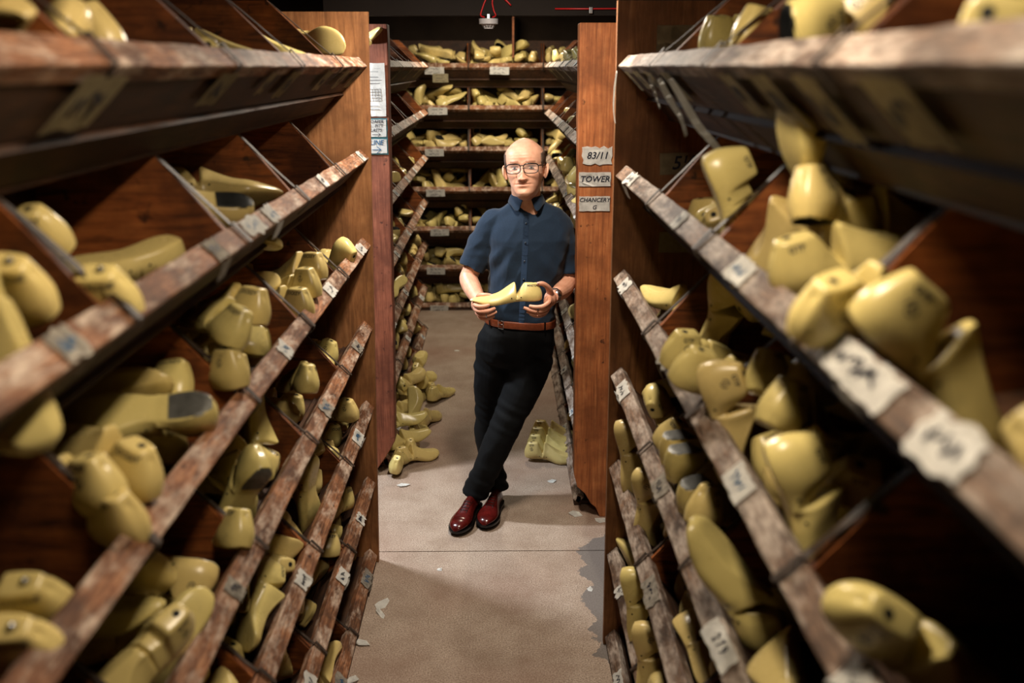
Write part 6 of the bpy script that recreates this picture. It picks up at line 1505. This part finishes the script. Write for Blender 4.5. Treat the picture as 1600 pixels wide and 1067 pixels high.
# ------------------------------------------------------------------ loose paper on the floor
def scrap(x, y, w_, h_, lab, ang, seed):
    r2 = random.Random(seed); n = r2.randint(5, 7); P = []
    for i in range(n):
        a = 2 * math.pi * i / n + r2.uniform(-.25, .25); rr = r2.uniform(.75, 1.15); P.append(Vector((math.cos(a) * w_ / 2 * rr, math.sin(a) * h_ / 2 * rr, r2.uniform(0, .012) if r2.random() < .4 else .0015)))
    bm = bmesh.new(); c = bm.verts.new((0, 0, .0025)); vs = [bm.verts.new(p) for p in P]
    for i in range(n): bm.faces.new((c, vs[i], vs[(i + 1) % n]))
    bmesh.ops.solidify(bm, geom=bm.faces[:], thickness=.0008); bmesh.ops.recalc_face_normals(bm, faces=bm.faces)
    lo = min(v.co.z for v in bm.verts)
    bm.transform(Matrix.Translation((x, y, .0005 - lo)) @ Matrix.Rotation(R_(ang), 4, 'Z'))
    o = link('paper_scrap', bm, M['paper']); tag(o, lab, 'paper', 'torn paper scraps on the floor')
SCR = [(629, 757, .075, .06, 'white paper square on the floor by the foot of the reddish post'),
 (860, 752, .055, .04, 'small torn paper scrap on the floor right of the man'),
 (712, 547, .035, .05, 'tiny grey paper scrap far down the aisle left of the man'),
 (897, 803, .075, .07, 'pale card scrap at the broken foot of the orange post'),
 (936, 813, .06, .06, 'pale scrap tucked against the right foreground rack, beside the post foot'),
 (684, 889, .028, .03, 'tiny white torn scrap alone on the floor in front of the shoes'),
 (920, 922, .028, .03, 'small curled white scrap on the grey patch of floor'),
 (594, 942, .095, .06, 'large torn white paper beside the left foreground rack, upper of a cluster'),
 (592, 957, .085, .03, 'narrow white paper strip under the larger torn paper'),
 (563, 1003, .07, .045, 'folded white paper scrap at the left rack foot near the bottom edge'),
 (548, 1061, .055, .05, 'white scrap at the bottom edge of the floor by the left rack')]
for i, (x, y) in enumerate(SCR_XY): scrap(x, y, SCR[i][2], SCR[i][3], SCR[i][4], i * 37, 40 + i)
# ------------------------------------------------------------------ beam, detector, cables
struct('trim_1', box((-.75, 4.345, 2.345), (1.0, 4.43, 2.50)), M['ceil'])
dt = empty('heat_detector', (-.045, 4.34, 2.33)); tag(dt, 'grey round detector with red cables fixed under the dark beam', 'detector')
def cone(c, r1, r2, h, m, nm, parent, seg=28):
    bm = bmesh.new(); bmesh.ops.create_cone(bm, cap_ends=True, segments=seg, radius1=r1, radius2=r2, depth=h, matrix=Matrix.Translation(c)); return link(nm, bm, m, parent)
M['greyplastic'] = plain('grey_plastic', srgb(150, 148, 150), .45)
cone((-.045, 4.37, 2.322), .041, .042, .022, M['greyplastic'], 'base', dt); cone((-.045, 4.37, 2.306), .018, .033, .012, M['greyplastic'], 'sensor_head', dt)
for k in range(10):
    a = 2 * math.pi * k / 10; bm = bmesh.new(); tube([(-.045 + .031 * math.cos(a), 4.37 + .031 * math.sin(a), 2.312), (-.045 + .019 * math.cos(a), 4.37 + .019 * math.sin(a), 2.296)], .0022, 6, bm); link('cage_rib', bm, M['greyplastic'], dt)
cone((-.045, 4.37, 2.294), .020, .020, .004, M['greyplastic'], 'cage_ring', dt)
bm = box((-.052, 4.338, 2.33), (-.038, 4.372, 2.352), .002); link('clamp', bm, M['silver'], dt)
M['redcable'] = plain('red_cable', srgb(150, 18, 20), .4)
for s_, pts in ((-1, [(-.062, 4.350, 2.338), (-.078, 4.342, 2.345), (-.072, 4.340, 2.37), (-.055, 4.338, 2.41), (-.030, 4.337, 2.435), (.0, 4.337, 2.43), (.045, 4.338, 2.392)]),
               (1, [(-.028, 4.350, 2.338), (-.014, 4.342, 2.345), (-.022, 4.340, 2.365), (-.028, 4.337, 2.40), (-.018, 4.3365, 2.428), (.010, 4.3365, 2.425), (.052, 4.337, 2.385)])):
    bm = bmesh.new(); tube([p for p in catmull(pts, 5)], .0034, 8, bm); link('red_cable', bm, M['redcable'], dt, True)
bm = bmesh.new(); tube([(.24, 4.338, 2.372), (.40, 4.338, 2.372), (.54, 4.338, 2.373), (.95, 4.338, 2.374)], .0034, 8, bm)
rc = link('red_cable', bm, M['redcable'], None, True); tag(rc, 'thin red cable clipped along the dark beam above the orange post', 'cable')
bm = box((.386, 4.331, 2.352), (.402, 4.3455, 2.380), .002); link('cable_clip', bm, M['silver'], rc)
# ------------------------------------------------------------------ lamp fittings (above the frame), the crossing one an added fill
def emis(name, col, st):
    m = bpy.data.materials.new(name); m.use_nodes = True; nt = m.node_tree; nt.nodes.clear(); e = N(nt, 'ShaderNodeEmission'); e.inputs[0].default_value = c4(col); e.inputs[1].default_value = st
    o = N(nt, 'ShaderNodeOutputMaterial'); nt.links.new(e.outputs[0], o.inputs[0]); return m
for i, (x, y, z, L, ax, pw, c) in enumerate(LAMPS):
    r = empty('ceiling_lamp', (x, y, 2.86)); tag(r, ['added warm fill tube over the crossing between the racks', 'warm tube lamp over the near aisle', 'cool tube lamp in the left gangway', 'warm tube lamp over the far aisle'][i], 'lamp')
    hx, hy = (.05, L / 2 + .03) if ax == 'y' else (L / 2 + .03, .05)
    link('housing', box((x - hx, y - hy, z), (x + hx, y + hy, z + .05), .004), M['greyplastic'], r)
    a = Vector((0, L / 2, 0)) if ax == 'y' else Vector((L / 2, 0, 0)); q = Vector((x, y, z - .016)); bm = bmesh.new(); tube([q - a, q + a], .012, 12, bm); link('tube', bm, emis('lit_tube', c, 6), r)
    for s in (-1, 1):
        bm = bmesh.new(); e = Vector((x, y, z + .05)) + a * s * .7; tube([e, Vector((e.x, e.y, 2.86))], .004, 6, bm); link('hanger', bm, M['greyplastic'], r)
